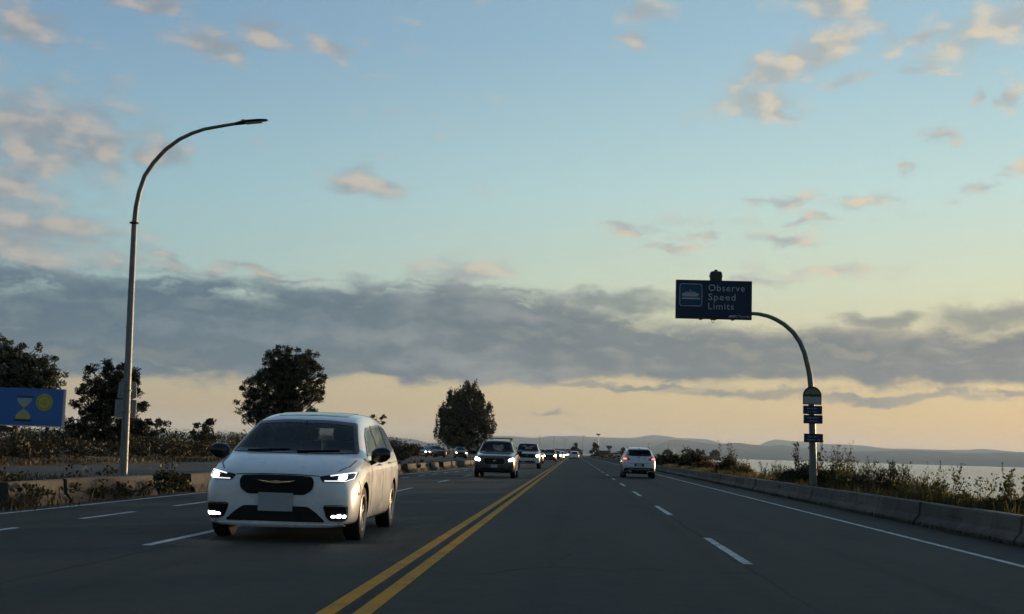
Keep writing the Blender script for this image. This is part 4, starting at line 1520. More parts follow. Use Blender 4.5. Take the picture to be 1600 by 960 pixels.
def car(spec, name, label, cat, loc, rz, paint, lamp='lit_white', group=None, level=2, lod=0, tail=None, head=True):
    root = thing(name, label, cat, loc, rz, group)
    L = spec['L']
    y0 = L / 2
    stations = [(s[0] - y0, *s[1:]) for s in spec['st']]
    sm = loft_body(stations, level)
    bm = bmesh.new()
    bm.from_mesh(sm)
    bvh = BVHTree.FromBMesh(bm)
    bm.free()
    wheels = [(y - y0, r) for y, r in spec['wheels']]
    body = cut_arches(sm, wheels, spec['hw'], spec.get('arch', 0.05))
    finish_body(body, paint, wheels, spec.get('clad', 0.0), arch=spec.get('arch', 0.05))
    see = lod == 0 and spec.get('cabin')
    if see:
        wins = []
        for (nm, view, poly, off, m, par, cuts, lodmax) in spec['patches']:
            if m == 'glass':
                q = [(a - y0, b) for a, b in poly] if view == 'side2' else poly
                wins.append((view, inset(q, 0.018)))
        open_windows(body, wins)
        cabin(root, y0, spec['cabin'])
    bo = link_mesh('body', body, root)
    add_wheels(root, wheels, spec['hw'], spec['tw'], spec.get('spokes', 5), lod == 0)
    for (nm, view, poly, off, m, par, cuts, lodmax) in spec['patches']:
        if lod > lodmax:
            continue
        if m == 'LAMP':
            m = lamp if head else 'lens'
            if lod and head:                       # far lamps: glowing patch enlarged to stand in for headlight bloom
                cx, cz = sum(q[0] for q in poly) / len(poly), sum(q[1] for q in poly) / len(poly)
                poly = [(cx + (a - cx) * 1.35, cz + (b - cz) * 1.5) for a, b in poly]
        if m == 'TAIL':
            m = tail or 'red_lens'
        polys = [poly]
        views = [view]
        if view == 'front2':
            polys, views = [poly, mirror(poly)], ['front', 'front']
        elif view == 'rear2':
            polys, views = [poly, mirror(poly)], ['rear', 'rear']
        elif view == 'side2':
            polys, views = [[(a - y0, b) for a, b in poly]] * 2, ['left', 'right']
        elif view == 'top':
            polys = [[(a, b - y0) for a, b in poly]]
        for pl, vw in zip(polys, views):
            if see and m == 'glass':
                g = patch(bvh, pl, vw, off, 'clear_glass' if nm in ('windshield', 'front_side_window') else 'privacy_glass', nm, root, L, cuts, 0.004)
                patch(bvh, pl, vw, off + 0.003, 'gloss_black', 'window_border', g, L, 3, 0.01, inner=inset(pl, 0.045 if nm in ('windshield', 'rear_window') else 0.032))
            else:
                patch(bvh, pl, vw, off, m, nm, root, L, cuts)
    if spec.get('extra'):
        spec['extra'](root, y0, bvh, lod, paint)
    return root


def mirror_pair(root, x, y, z, m='gloss_black', s=1.0, capm=None):
    for sd in (-1, 1):
        mb = MB()
        n, rings = 10, []
        prof = [(0.0, 0.55), (0.05, 0.92), (0.12, 1.0), (0.19, 0.86), (0.235, 0.45)]
        V, F = [], []
        for u, k in prof:
            for j in range(n):
                a = 2 * math.pi * j / n
                V.append((sd * (x + u * s), y + 0.085 * k * math.sin(a) * s - 0.10 * u, z + 0.098 * k * math.cos(a) * s + 0.10 * u * s))
        for i in range(len(prof) - 1):
            for j in range(n):
                F.append((i * n + j, i * n + (j + 1) % n, (i + 1) * n + (j + 1) % n, (i + 1) * n + j))
        F.append(tuple(range(n)))
        F.append(tuple(range((len(prof) - 1) * n, len(prof) * n)))
        mb.add(V, F)
        mb.tube([(sd * (x - 0.10), y + 0.03, z - 0.13 * s), (sd * (x + 0.06), y + 0.01, z - 0.06 * s)], [0.035 * s, 0.03 * s], 8)
        o = mb.build('side_mirror', capm or m, root, smooth=True)
        g = MB().box((sd * (x + 0.12 * s), y + 0.088 * s - 0.012, z + 0.012), (0.15 * s, 0.006, 0.10 * s))
        g.build('mirror_glass', 'glass', o)


# ---- minivan
def van_extra(root, y0, bvh, lod, paint):
    mirror_pair(root, 0.985, 1.50 - y0, 1.11, 'gloss_black', 1.1)
    for s in (-1, 1):
        for yy, zz in ((2.32, 0.98), (3.42, 1.0)):
            h = bvh.ray_cast(Vector((4 * s, yy - y0, zz)), Vector((-s, 0, 0)))
            mb = MB()
            mb.tube([(h[0].x - s * 0.01, yy - y0 - 0.10, zz), (h[0].x + s * 0.03, yy - y0 - 0.07, zz), (h[0].x + s * 0.03, yy - y0 + 0.07, zz), (h[0].x - s * 0.01, yy - y0 + 0.10, zz)], 0.014, 6)
            mb.build('door_handle', paint, root, smooth=True)
    if lod:
        return
    # licence plate, held off the bumper
    pm = MB()
    pm.box((0, -y0 - 0.026, 0.505), (0.44, 0.012, 0.23))
    o = pm.build('licence_plate', 'plate', root)
    # winged badge
    w = [(-0.235, 0.774), (-0.15, 0.768), (-0.06, 0.765), (-0.025, 0.774), (0, 0.776), (0.025, 0.774), (0.06, 0.765), (0.15, 0.768), (0.235, 0.774),
         (0.15, 0.754), (0.06, 0.744), (0.03, 0.738), (0, 0.736), (-0.03, 0.738), (-0.06, 0.744), (-0.15, 0.754)]
    patch(bvh, w, 'front', 0.034, 'chrome', 'badge', root, 2 * y0, 1)
    # grille mesh bars
    mb = MB()
    for k in range(9):
        z = 0.622 + 0.024 * k
        hw = 0.36 + 0.09 * min(1, k / 5)
        pts = []
        for j in range(9):
            x = -hw + 2 * hw * j / 8
            h = bvh.ray_cast(Vector((x, -6, z)), Vector((0, 1, 0)))
            pts.append((x, h[0].y - 0.020, z))
        mb.tube(pts, 0.0035, 4)
    mb.build('grille_bars', 'plastic', root)
    # wipers
    for s, x0 in ((1, -0.62), (1, 0.05)):
        pts = []
        for j in range(5):
            x = x0 + 0.14 * j
            z = 1.128 + 0.006 * j
            h = bvh.ray_cast(Vector((x, -6, z)), Vector((0, 1, 0)))
            if h[0] is not None:
                pts.append(h[0] + h[1] * 0.02)
        MB().tube(pts, 0.008, 5).build('wiper', 'plastic', root)


VAN = dict(cabin=dict(dash=1.25, belt=1.07, hw=0.86, end=4.8, row1=2.25, rows=(3.25, 4.2), rise=0.02, top=1.50), L=5.18, hw=1.0, tw=0.235, spokes=5, wheels=[(0.97, 0.355), (4.06, 0.355)], arch=0.045, st=[
    (0.00, 0.22, 0.46, (0.54, 0.40), (0.54, 0.57), (0.50, 0.69), (0.38, 0.76), 0.79),
    (0.04, 0.19, 0.72, (0.79, 0.40), (0.78, 0.61), (0.72, 0.74), (0.57, 0.815), 0.845),
    (0.13, 0.18, 0.87, (0.915, 0.42), (0.905, 0.65), (0.84, 0.80), (0.66, 0.875), 0.905),
    (0.34, 0.18, 0.945, (0.975, 0.46), (0.97, 0.72), (0.895, 0.875), (0.71, 0.95), 0.985),
    (0.66, 0.18, 0.96, (0.998, 0.51), (0.99, 0.83), (0.925, 0.96), (0.75, 1.03), 1.065),
    (0.94, 0.18, 0.965, (1.00, 0.54), (1.0, 0.90), (0.95, 1.01), (0.79, 1.08), 1.118),
    (1.06, 0.18, 0.965, (1.00, 0.55), (1.0, 0.91), (0.955, 1.025), (0.81, 1.115), 1.160),
    (1.30, 0.18, 0.965, (1.005, 0.56), (1.0, 0.92), (0.96, 1.035), (0.82, 1.22), 1.27),
    (1.66, 0.18, 0.965, (1.005, 0.56), (1.0, 0.92), (0.96, 1.04), (0.79, 1.39), 1.45),
    (1.98, 0.18, 0.965, (1.005, 0.56), (1.0, 0.93), (0.96, 1.05), (0.745, 1.52), 1.59),
    (2.18, 0.18, 0.965, (1.005, 0.56), (1.0, 0.93), (0.96, 1.05), (0.73, 1.575), 1.645),
    (2.65, 0.18, 0.965, (1.005, 0.56), (1.0, 0.94), (0.96, 1.06), (0.72, 1.64), 1.715),
    (3.50, 0.18, 0.965, (1.005, 0.56), (1.0, 0.95), (0.96, 1.08), (0.71, 1.665), 1.745),
    (4.40, 0.20, 0.955, (1.00, 0.57), (0.995, 0.96), (0.945, 1.10), (0.69, 1.64), 1.715),
    (4.78, 0.23, 0.93, (0.98, 0.57), (0.975, 0.96), (0.92, 1.11), (0.655, 1.59), 1.66),
    (4.96, 0.26, 0.88, (0.95, 0.57), (0.94, 0.95), (0.88, 1.10), (0.63, 1.42), 1.47),
    (5.10, 0.28, 0.82, (0.90, 0.57), (0.88, 0.90), (0.83, 1.02), (0.62, 1.12), 1.15),
    (5.18, 0.32, 0.60, (0.70, 0.55), (0.68, 0.72), (0.64, 0.80), (0.52, 0.86), 0.88)],
    patches=[
        ('windshield', 'front', rounded([(-0.86, 1.125), (-0.45, 1.118), (0, 1.114), (0.45, 1.118), (0.86, 1.125), (0.69, 1.545), (0.3, 1.578), (-0.3, 1.578), (-0.69, 1.545)], 0.03), 0.008, 'glass', 0, 6, 9),
        ('front_side_window', 'side2', rounded([(1.46, 1.10), (2.52, 1.10), (2.58, 1.51), (2.26, 1.50), (1.90, 1.37)], 0.04), 0.006, 'glass', 0, 4, 9),
        ('sliding_door_window', 'side2', rounded([(2.60, 1.11), (3.66, 1.13), (3.68, 1.565), (2.66, 1.53)], 0.04), 0.006, 'glass', 0, 4, 9),
        ('quarter_window', 'side2', rounded([(3.74, 1.14), (4.62, 1.18), (4.55, 1.48), (4.36, 1.535), (3.76, 1.565)], 0.05), 0.006, 'glass', 0, 4, 9),
        ('rear_window', 'rear', rounded([(-0.74, 1.13), (0.74, 1.13), (0.58, 1.56), (-0.58, 1.56)], 0.06), 0.006, 'glass', 0, 4, 9),
        ('sunroof', 'top', rounded([(-0.50, 2.28), (0.50, 2.28), (0.52, 3.3), (-0.52, 3.3)], 0.06), 0.005, 'gloss_black', 0, 3, 0),
        ('grille', 'front', rounded([(-0.36, 0.60), (0.36, 0.60), (0.455, 0.665), (0.475, 0.76), (0.445, 0.822), (0.2, 0.834), (-0.2, 0.834), (-0.445, 0.822), (-0.475, 0.76), (-0.455, 0.665)], 0.03), 0.014, 'plastic', 0, 6, 9),
        ('lower_intake', 'front', rounded([(-0.64, 0.265), (0.64, 0.265), (0.51, 0.385), (0.41, 0.455), (-0.41, 0.455), (-0.51, 0.385)], 0.04), 0.014, 'plastic', 0, 6, 9),
        ('headlight', 'front2', rounded([(0.53, 0.832), (0.58, 0.765), (0.84, 0.765), (0.935, 0.80), (0.945, 0.895), (0.80, 0.872)], 0.02), 0.010, 'gloss_black', 0, 5, 9),
        ('running_light', 'front2', ribbon([(0.66, 0.838), (0.78, 0.858), (0.928, 0.882), (0.92, 0.808), (0.84, 0.777), (0.60, 0.777)], 0.011), 0.016, 'lit_drl', 0, 2, 1),
        ('headlamp', 'front2', rounded([(0.755, 0.79), (0.84, 0.793), (0.86, 0.852), (0.775, 0.845)], 0.035), 0.020, 'LAMP', 0, 1, 9),
        ('fog_lamp_surround', 'front2', rounded([(0.60, 0.455), (0.65, 0.315), (0.71, 0.28), (0.85, 0.28), (0.885, 0.315), (0.89, 0.465), (0.86, 0.482), (0.62, 0.482)], 0.03), 0.012, 'gloss_black', 0, 5, 9),
        ('chrome_trim', 'front2', ribbon([(0.625, 0.468), (0.865, 0.470), (0.878, 0.315), (0.84, 0.290), (0.71, 0.288)], 0.010), 0.018, 'chrome', 0, 2, 0),
        ('fog_lamp', 'front2', rounded([(0.700, 0.328), (0.755, 0.330), (0.755, 0.352), (0.705, 0.350)], 0.008), 0.020, 'LAMP', 0, 1, 9),
        ('fog_lamp', 'front2', rounded([(0.768, 0.322), (0.815, 0.323), (0.818, 0.366), (0.770, 0.364)], 0.015), 0.020, 'LAMP', 0, 1, 9),
        ('fog_lamp', 'front2', rounded([(0.828, 0.326), (0.862, 0.328), (0.866, 0.360), (0.830, 0.358)], 0.012), 0.020, 'LAMP', 0, 1, 9),
        ('bumper_lip', 'front', ribbon([(-0.84, 0.235), (-0.4, 0.222), (0, 0.22), (0.4, 0.222), (0.84, 0.235)], 0.026), 0.022, 'paint_white', 0, 2, 0),
        ('tail_lamp', 'rear2', rounded([(0.60, 0.96), (0.90, 0.98), (0.86, 1.10), (0.60, 1.06)], 0.02), 0.008, 'TAIL', 0, 2, 9),
        ('rear_bumper_trim', 'rear', rounded([(-0.8, 0.33), (0.8, 0.33), (0.76, 0.45), (-0.76, 0.45)], 0.03), 0.008, 'plastic', 0, 3, 9),
        ('marker_lamp', 'side2', rounded([(0.44, 0.60), (0.56, 0.60), (0.56, 0.635), (0.44, 0.635)], 0.01), 0.006, 'amber', 0, 1, 0),
        ('bumper_seam', 'side2', ribbon([(0.50, 0.78), (0.58, 0.70), (0.60, 0.62)], 0.014), 0.003, 'seam', 0, 2, 0),
        ('rocker_trim', 'side2', ribbon([(1.42, 0.255), (3.60, 0.255)], 0.03), 0.004, 'plastic', 0, 4, 0),
        ('door_seam', 'side2', ribbon([(1.52, 0.30), (1.50, 0.75), (1.56, 1.02)], 0.014), 0.003, 'seam', 0, 2, 0),
        ('door_seam', 'side2', ribbon([(2.68, 0.30), (2.69, 1.07)], 0.014), 0.003, 'seam', 0, 3, 0),
        ('door_seam', 'side2', ribbon([(3.74, 0.62), (3.76, 1.08)], 0.014), 0.003, 'seam', 0, 2, 0),
        ('sliding_track', 'side2', ribbon([(3.78, 1.0), (4.75, 1.02)], 0.012), 0.002, 'seam', 0, 3, 0),
        ('hood_seam', 'top', ribbon([(0.74, 0.26), (0.84, 0.55), (0.87, 0.90)], 0.014), 0.003, 'seam', 0, 2, 0),
        ('hood_seam', 'top', ribbon([(-0.74, 0.26), (-0.84, 0.55), (-0.87, 0.90)], 0.014), 0.003, 'seam', 0, 2, 0),
        ('hood_edge_seam', 'front', ribbon([(-0.53, 0.838), (-0.44, 0.842), (-0.2, 0.852), (0.2, 0.852), (0.44, 0.842), (0.53, 0.838)], 0.010), 0.003, 'seam', 0, 2, 0),
    ], extra=van_extra)


# ---- tall crossover (charcoal, seen from the front)
def suv_extra(root, y0, bvh, lod, paint):
    mirror_pair(root, 0.95, 1.72 - y0, 1.20, paint, 1.05)
    rk = MB()
    for s in (-1, 1):
        pts = []
        for yy in (2.15, 2.5, 3.2, 3.9, 4.25):
            h = bvh.ray_cast(Vector((s * 0.60, yy - y0, 4)), Vector((0, 0, -1)))
            up = 0.0 if yy in (2.15, 4.25) else 0.06
            pts.append((s * 0.60, yy - y0, h[0].z + up))
        rk.tube(pts, 0.02, 6)
    rk.build('roof_rail', 'plastic', root, smooth=True)
    if lod == 0:
        for yy in (2.65, 3.6):
            h = bvh.ray_cast(Vector((0.60, yy - y0, 4)), Vector((0, 0, -1)))
            cb = MB()
            cb.box((0, yy - y0, h[0].z + 0.135), (1.36, 0.07, 0.032))
            for s in (-1, 1):
                cb.box((s * 0.60, yy - y0, h[0].z + 0.085), (0.07, 0.06, 0.09))
            cb.build('roof_bar', 'plastic', root)
        MB().box((0, -y0 - 0.004, 0.56), (0.31, 0.012, 0.16)).build('licence_plate', 'plate', root)
        patch(bvh, [(-0.075, 0.80), (-0.04, 0.825), (0.04, 0.825), (0.075, 0.80), (0.04, 0.778), (-0.04, 0.778)], 'front', 0.03, 'chrome', 'badge', root, 2 * y0, 0)
        g = MB()
        for k in range(6):
            z = 0.66 + 0.042 * k
            pts = []
            for j in range(7):
                x = -0.42 + 0.14 * j
                h = bvh.ray_cast(Vector((x, -6, z)), Vector((0, 1, 0)))
                pts.append((x, h[0].y - 0.014, z))
            g.tube(pts, 0.006, 4)
        g.build('grille_bars', 'gloss_black', root)


SUV = dict(cabin=dict(dash=1.60, belt=1.13, hw=0.82, end=4.5, row1=2.4, rows=(3.3,), rise=0.06, top=1.60), L=4.95, hw=0.965, tw=0.24, spokes=5, clad=0.42, wheels=[(0.95, 0.37), (3.84, 0.37)], arch=0.05, st=[
    (0.00, 0.30, 0.46, (0.54, 0.50), (0.54, 0.70), (0.50, 0.86), (0.38, 0.93), 0.955),
    (0.05, 0.26, 0.72, (0.78, 0.50), (0.78, 0.74), (0.73, 0.91), (0.56, 0.975), 1.0),
    (0.16, 0.24, 0.86, (0.90, 0.52), (0.895, 0.80), (0.84, 0.955), (0.66, 1.02), 1.045),
    (0.45, 0.24, 0.92, (0.955, 0.56), (0.95, 0.88), (0.885, 1.01), (0.70, 1.075), 1.10),
    (1.00, 0.24, 0.93, (0.965, 0.60), (0.96, 0.96), (0.90, 1.07), (0.73, 1.135), 1.155),
    (1.34, 0.24, 0.93, (0.965, 0.60), (0.96, 0.98), (0.915, 1.09), (0.76, 1.165), 1.195),
    (1.46, 0.24, 0.93, (0.965, 0.60), (0.96, 0.98), (0.92, 1.095), (0.765, 1.22), 1.26),
    (1.85, 0.24, 0.93, (0.965, 0.60), (0.96, 0.99), (0.92, 1.10), (0.72, 1.48), 1.53),
    (2.12, 0.24, 0.93, (0.965, 0.60), (0.96, 0.99), (0.92, 1.10), (0.685, 1.63), 1.69),
    (2.35, 0.24, 0.93, (0.965, 0.60), (0.96, 0.99), (0.92, 1.10), (0.675, 1.68), 1.745),
    (3.10, 0.24, 0.93, (0.965, 0.60), (0.96, 1.0), (0.92, 1.11), (0.67, 1.70), 1.765),
    (4.20, 0.24, 0.92, (0.96, 0.60), (0.95, 1.0), (0.905, 1.13), (0.655, 1.67), 1.73),
    (4.58, 0.27, 0.90, (0.945, 0.60), (0.935, 1.0), (0.88, 1.14), (0.635, 1.61), 1.67),
    (4.76, 0.30, 0.87, (0.92, 0.60), (0.91, 1.0), (0.85, 1.13), (0.62, 1.38), 1.43),
    (4.88, 0.32, 0.80, (0.87, 0.60), (0.86, 0.92), (0.80, 1.04), (0.62, 1.14), 1.17),
    (4.95, 0.36, 0.58, (0.66, 0.58), (0.66, 0.74), (0.62, 0.82), (0.52, 0.88), 0.90)],
    patches=[
        ('windshield', 'front', rounded([(-0.80, 1.205), (-0.4, 1.19), (0.4, 1.19), (0.80, 1.205), (0.635, 1.66), (0.3, 1.69), (-0.3, 1.69), (-0.635, 1.66)], 0.03), 0.006, 'glass', 0, 4, 9),
        ('front_side_window', 'side2', rounded([(1.80, 1.16), (2.72, 1.16), (2.74, 1.60), (2.42, 1.60), (2.15, 1.48)], 0.04), 0.006, 'glass', 0, 3, 9),
        ('rear_side_window', 'side2', rounded([(2.80, 1.16), (3.62, 1.17), (3.66, 1.59), (2.82, 1.60)], 0.04), 0.006, 'glass', 0, 3, 9),
        ('quarter_window', 'side2', rounded([(3.72, 1.18), (4.44, 1.22), (4.34, 1.53), (3.75, 1.58)], 0.05), 0.006, 'glass', 0, 3, 9),
        ('rear_window', 'rear', rounded([(-0.72, 1.17), (0.72, 1.17), (0.58, 1.58), (-0.58, 1.58)], 0.06), 0.006, 'glass', 0, 3, 9),
        ('grille_frame', 'front', rounded([(-0.42, 0.615), (0.42, 0.615), (0.53, 0.74), (0.45, 0.925), (-0.45, 0.925), (-0.53, 0.74)], 0.03), 0.012, 'sign_back', 0, 4, 9),
        ('grille', 'front', rounded([(-0.408, 0.63), (0.408, 0.63), (0.51, 0.742), (0.438, 0.908), (-0.438, 0.908), (-0.51, 0.742)], 0.03), 0.022, 'plastic', 0, 4, 9),
        ('headlight', 'front2', rounded([(0.555, 0.80), (0.62, 0.75), (0.86, 0.78), (0.90, 0.92), (0.82, 0.945), (0.60, 0.875)], 0.02), 0.008, 'lens', 0, 2, 9),
        ('headlamp', 'front2', rounded([(0.64, 0.765), (0.86, 0.785), (0.89, 0.905), (0.80, 0.93), (0.66, 0.875)], 0.05), 0.018, 'LAMP', 0, 1, 9),  # lit area spread over the lens to imitate the lamp's glare
        ('lower_intake', 'front', rounded([(-0.66, 0.34), (0.66, 0.34), (0.55, 0.47), (-0.55, 0.47)], 0.03), 0.008, 'plastic', 0, 2, 9),
        ('fog_lamp_surround', 'front2', rounded([(0.66, 0.46), (0.86, 0.44), (0.86, 0.57), (0.66, 0.56)], 0.02), 0.008, 'plastic', 0, 2, 0),
        ('chrome_trim', 'front2', ribbon([(0.62, 0.575), (0.87, 0.585)], 0.014), 0.014, 'chrome', 0, 1, 0),
        ('fog_lamp', 'front2', rounded([(0.72, 0.475), (0.78, 0.475), (0.78, 0.53), (0.72, 0.53)], 0.025), 0.016, 'lens', 0, 1, 0),
        ('tail_lamp', 'rear2', rounded([(0.58, 0.98), (0.88, 0.96), (0.84, 1.12), (0.60, 1.10)], 0.02), 0.008, 'TAIL', 0, 2, 9),
        ('door_seam', 'side2', ribbon([(1.68, 0.45), (1.66, 0.85), (1.72, 1.08)], 0.014), 0.003, 'seam', 0, 2, 0),
        ('door_seam', 'side2', ribbon([(2.76, 0.45), (2.77, 1.12)], 0.014), 0.003, 'seam', 0, 2, 0),
    ], extra=suv_extra)


# ---- pickup
def pickup_extra(root, y0, bvh, lod, paint):
    mirror_pair(root, 1.0, 1.78 - y0, 1.32, 'gloss_black', 1.3)
    patch(bvh, [(-0.09, 0.93), (0.09, 0.93), (0.09, 0.98), (-0.09, 0.98)], 'front', 0.03, 'lens', 'badge', root, 2 * y0, 0)
    MB().box((-0.28, -y0 - 0.01, 0.60), (0.31, 0.012, 0.16)).build('licence_plate', 'plate', root)


PICKUP = dict(cabin=dict(dash=1.62, belt=1.26, hw=0.84, end=3.5, row1=2.4, rows=(3.15,), rise=0.18, top=1.76), L=5.85, hw=1.01, tw=0.27, spokes=6, wheels=[(0.98, 0.40), (4.62, 0.40)], arch=0.07, st=[
    (0.00, 0.42, 0.62, (0.70, 0.60), (0.70, 0.86), (0.66, 1.06), (0.50, 1.13), 1.15),
    (0.05, 0.38, 0.84, (0.89, 0.60), (0.89, 0.90), (0.85, 1.12), (0.64, 1.18), 1.20),
    (0.16, 0.36, 0.93, (0.97, 0.62), (0.965, 0.95), (0.92, 1.16), (0.70, 1.215), 1.235),
    (0.50, 0.36, 0.97, (1.0, 0.66), (1.0, 1.02), (0.95, 1.19), (0.74, 1.245), 1.265),
    (1.36, 0.36, 0.97, (1.01, 0.68), (1.005, 1.08), (0.96, 1.22), (0.78, 1.28), 1.305),
    (1.50, 0.36, 0.97, (1.01, 0.68), (1.005, 1.09), (0.96, 1.225), (0.79, 1.34), 1.38),
    (1.82, 0.36, 0.97, (1.01, 0.68), (1.005, 1.09), (0.96, 1.23), (0.755, 1.61), 1.66),
    (2.10, 0.36, 0.97, (1.01, 0.68), (1.005, 1.09), (0.96, 1.23), (0.71, 1.82), 1.88),
    (2.32, 0.36, 0.97, (1.01, 0.68), (1.005, 1.09), (0.96, 1.23), (0.70, 1.865), 1.93),
    (3.10, 0.36, 0.97, (1.01, 0.68), (1.005, 1.10), (0.96, 1.24), (0.70, 1.87), 1.935),
    (3.55, 0.36, 0.97, (1.01, 0.68), (1.005, 1.10), (0.96, 1.24), (0.70, 1.83), 1.89),
    (3.72, 0.36, 0.97, (1.01, 0.68), (1.005, 1.10), (0.97, 1.25), (0.74, 1.50), 1.54),
    (3.80, 0.40, 0.97, (1.01, 0.68), (1.005, 1.10), (0.98, 1.26), (0.86, 1.29), 1.295),
    (5.60, 0.44, 0.96, (1.00, 0.70), (1.0, 1.10), (0.97, 1.27), (0.85, 1.30), 1.305),
    (5.80, 0.48, 0.93, (0.97, 0.70), (0.97, 1.08), (0.93, 1.24), (0.80, 1.28), 1.285),
    (5.85, 0.55, 0.75, (0.82, 0.70), (0.82, 0.95), (0.80, 1.08), (0.68, 1.14), 1.15)],
    patches=[
        ('windshield', 'front', rounded([(-0.82, 1.325), (-0.4, 1.31), (0.4, 1.31), (0.82, 1.325), (0.66, 1.84), (0.3, 1.87), (-0.3, 1.87), (-0.66, 1.84)], 0.03), 0.006, 'glass', 0, 4, 9),
        ('front_side_window', 'side2', rounded([(1.82, 1.30), (2.62, 1.30), (2.64, 1.77), (2.30, 1.77), (2.08, 1.66)], 0.04), 0.006, 'glass', 0, 3, 9),
        ('rear_side_window', 'side2', rounded([(2.70, 1.30), (3.42, 1.30), (3.40, 1.75), (2.72, 1.77)], 0.04), 0.006, 'glass', 0, 3, 9),
        ('rear_window', 'rear', rounded([(-0.62, 1.42), (0.62, 1.42), (0.56, 1.78), (-0.56, 1.78)], 0.04), 0.006, 'glass', 0, 3, 9),
        ('grille', 'front', rounded([(-0.60, 0.80), (0.60, 0.80), (0.62, 1.10), (-0.62, 1.10)], 0.03), 0.010, 'plastic', 0, 2, 9),
        ('headlight', 'front2', rounded([(0.66, 0.84), (0.90, 0.84), (0.93, 1.09), (0.66, 1.10)], 0.03), 0.010, 'lens', 0, 2, 9),
        ('headlamp', 'front2', rounded([(0.69, 0.88), (0.86, 0.88), (0.88, 1.05), (0.69, 1.06)], 0.05), 0.018, 'LAMP', 0, 1, 9),
        ('bumper_bar', 'front', rounded([(-0.88, 0.60), (0.88, 0.60), (0.88, 0.76), (-0.88, 0.76)], 0.03), 0.03, 'paint_silver', 0, 3, 9),
        ('lower_intake', 'front', rounded([(-0.62, 0.44), (0.62, 0.44), (0.62, 0.585), (-0.62, 0.585)], 0.03), 0.010, 'plastic', 0, 2, 9),
        ('tail_lamp', 'rear2', rounded([(0.74, 0.86), (0.92, 0.86), (0.90, 1.16), (0.74, 1.18)], 0.02), 0.008, 'TAIL', 0, 2, 9),
    ], extra=pickup_extra)


# ---- compact crossover seen from behind
def compact_extra(root, y0, bvh, lod, paint):
    mirror_pair(root, 0.90, 1.62 - y0, 1.14, paint, 1.0)
    rk = MB()
    for s in (-1, 1):
        pts = []
        for yy in (1.95, 2.2, 2.9, 3.5, 3.85):
            h = bvh.ray_cast(Vector((s * 0.58, yy - y0, 4)), Vector((0, 0, -1)))
            pts.append((s * 0.58, yy - y0, h[0].z + (0.0 if yy in (1.95, 3.85) else 0.045)))
        rk.tube(pts, 0.018, 6)
    rk.build('roof_rail', 'plastic', root, smooth=True)
    h = bvh.ray_cast(Vector((0, 3.95 - y0, 4)), Vector((0, 0, -1)))
    MB().prism([(3.87 - y0, h[0].z - 0.02), (4.02 - y0, h[0].z - 0.03), (3.99 - y0, h[0].z + 0.075)], -0.012, 0.012, 'yz').build('roof_antenna', 'plastic', root)
    MB().box((0, y0 + 0.0, 0.70), (0.31, 0.02, 0.16)).build('licence_plate', 'plate', root)
    wp = [(-0.05, 1.10), (0.05, 1.10), (0.05, 1.135), (-0.05, 1.135)]
    patch(bvh, wp, 'rear', 0.02, 'plastic', 'badge', root, 2 * y0, 0)
    for s in (-1, 1):
        MB().tube([(s * 0.45, y0 - 0.25, 0.33), (s * 0.45, y0 - 0.01, 0.33)], 0.035, 8).build('exhaust_tip', 'chrome', root)


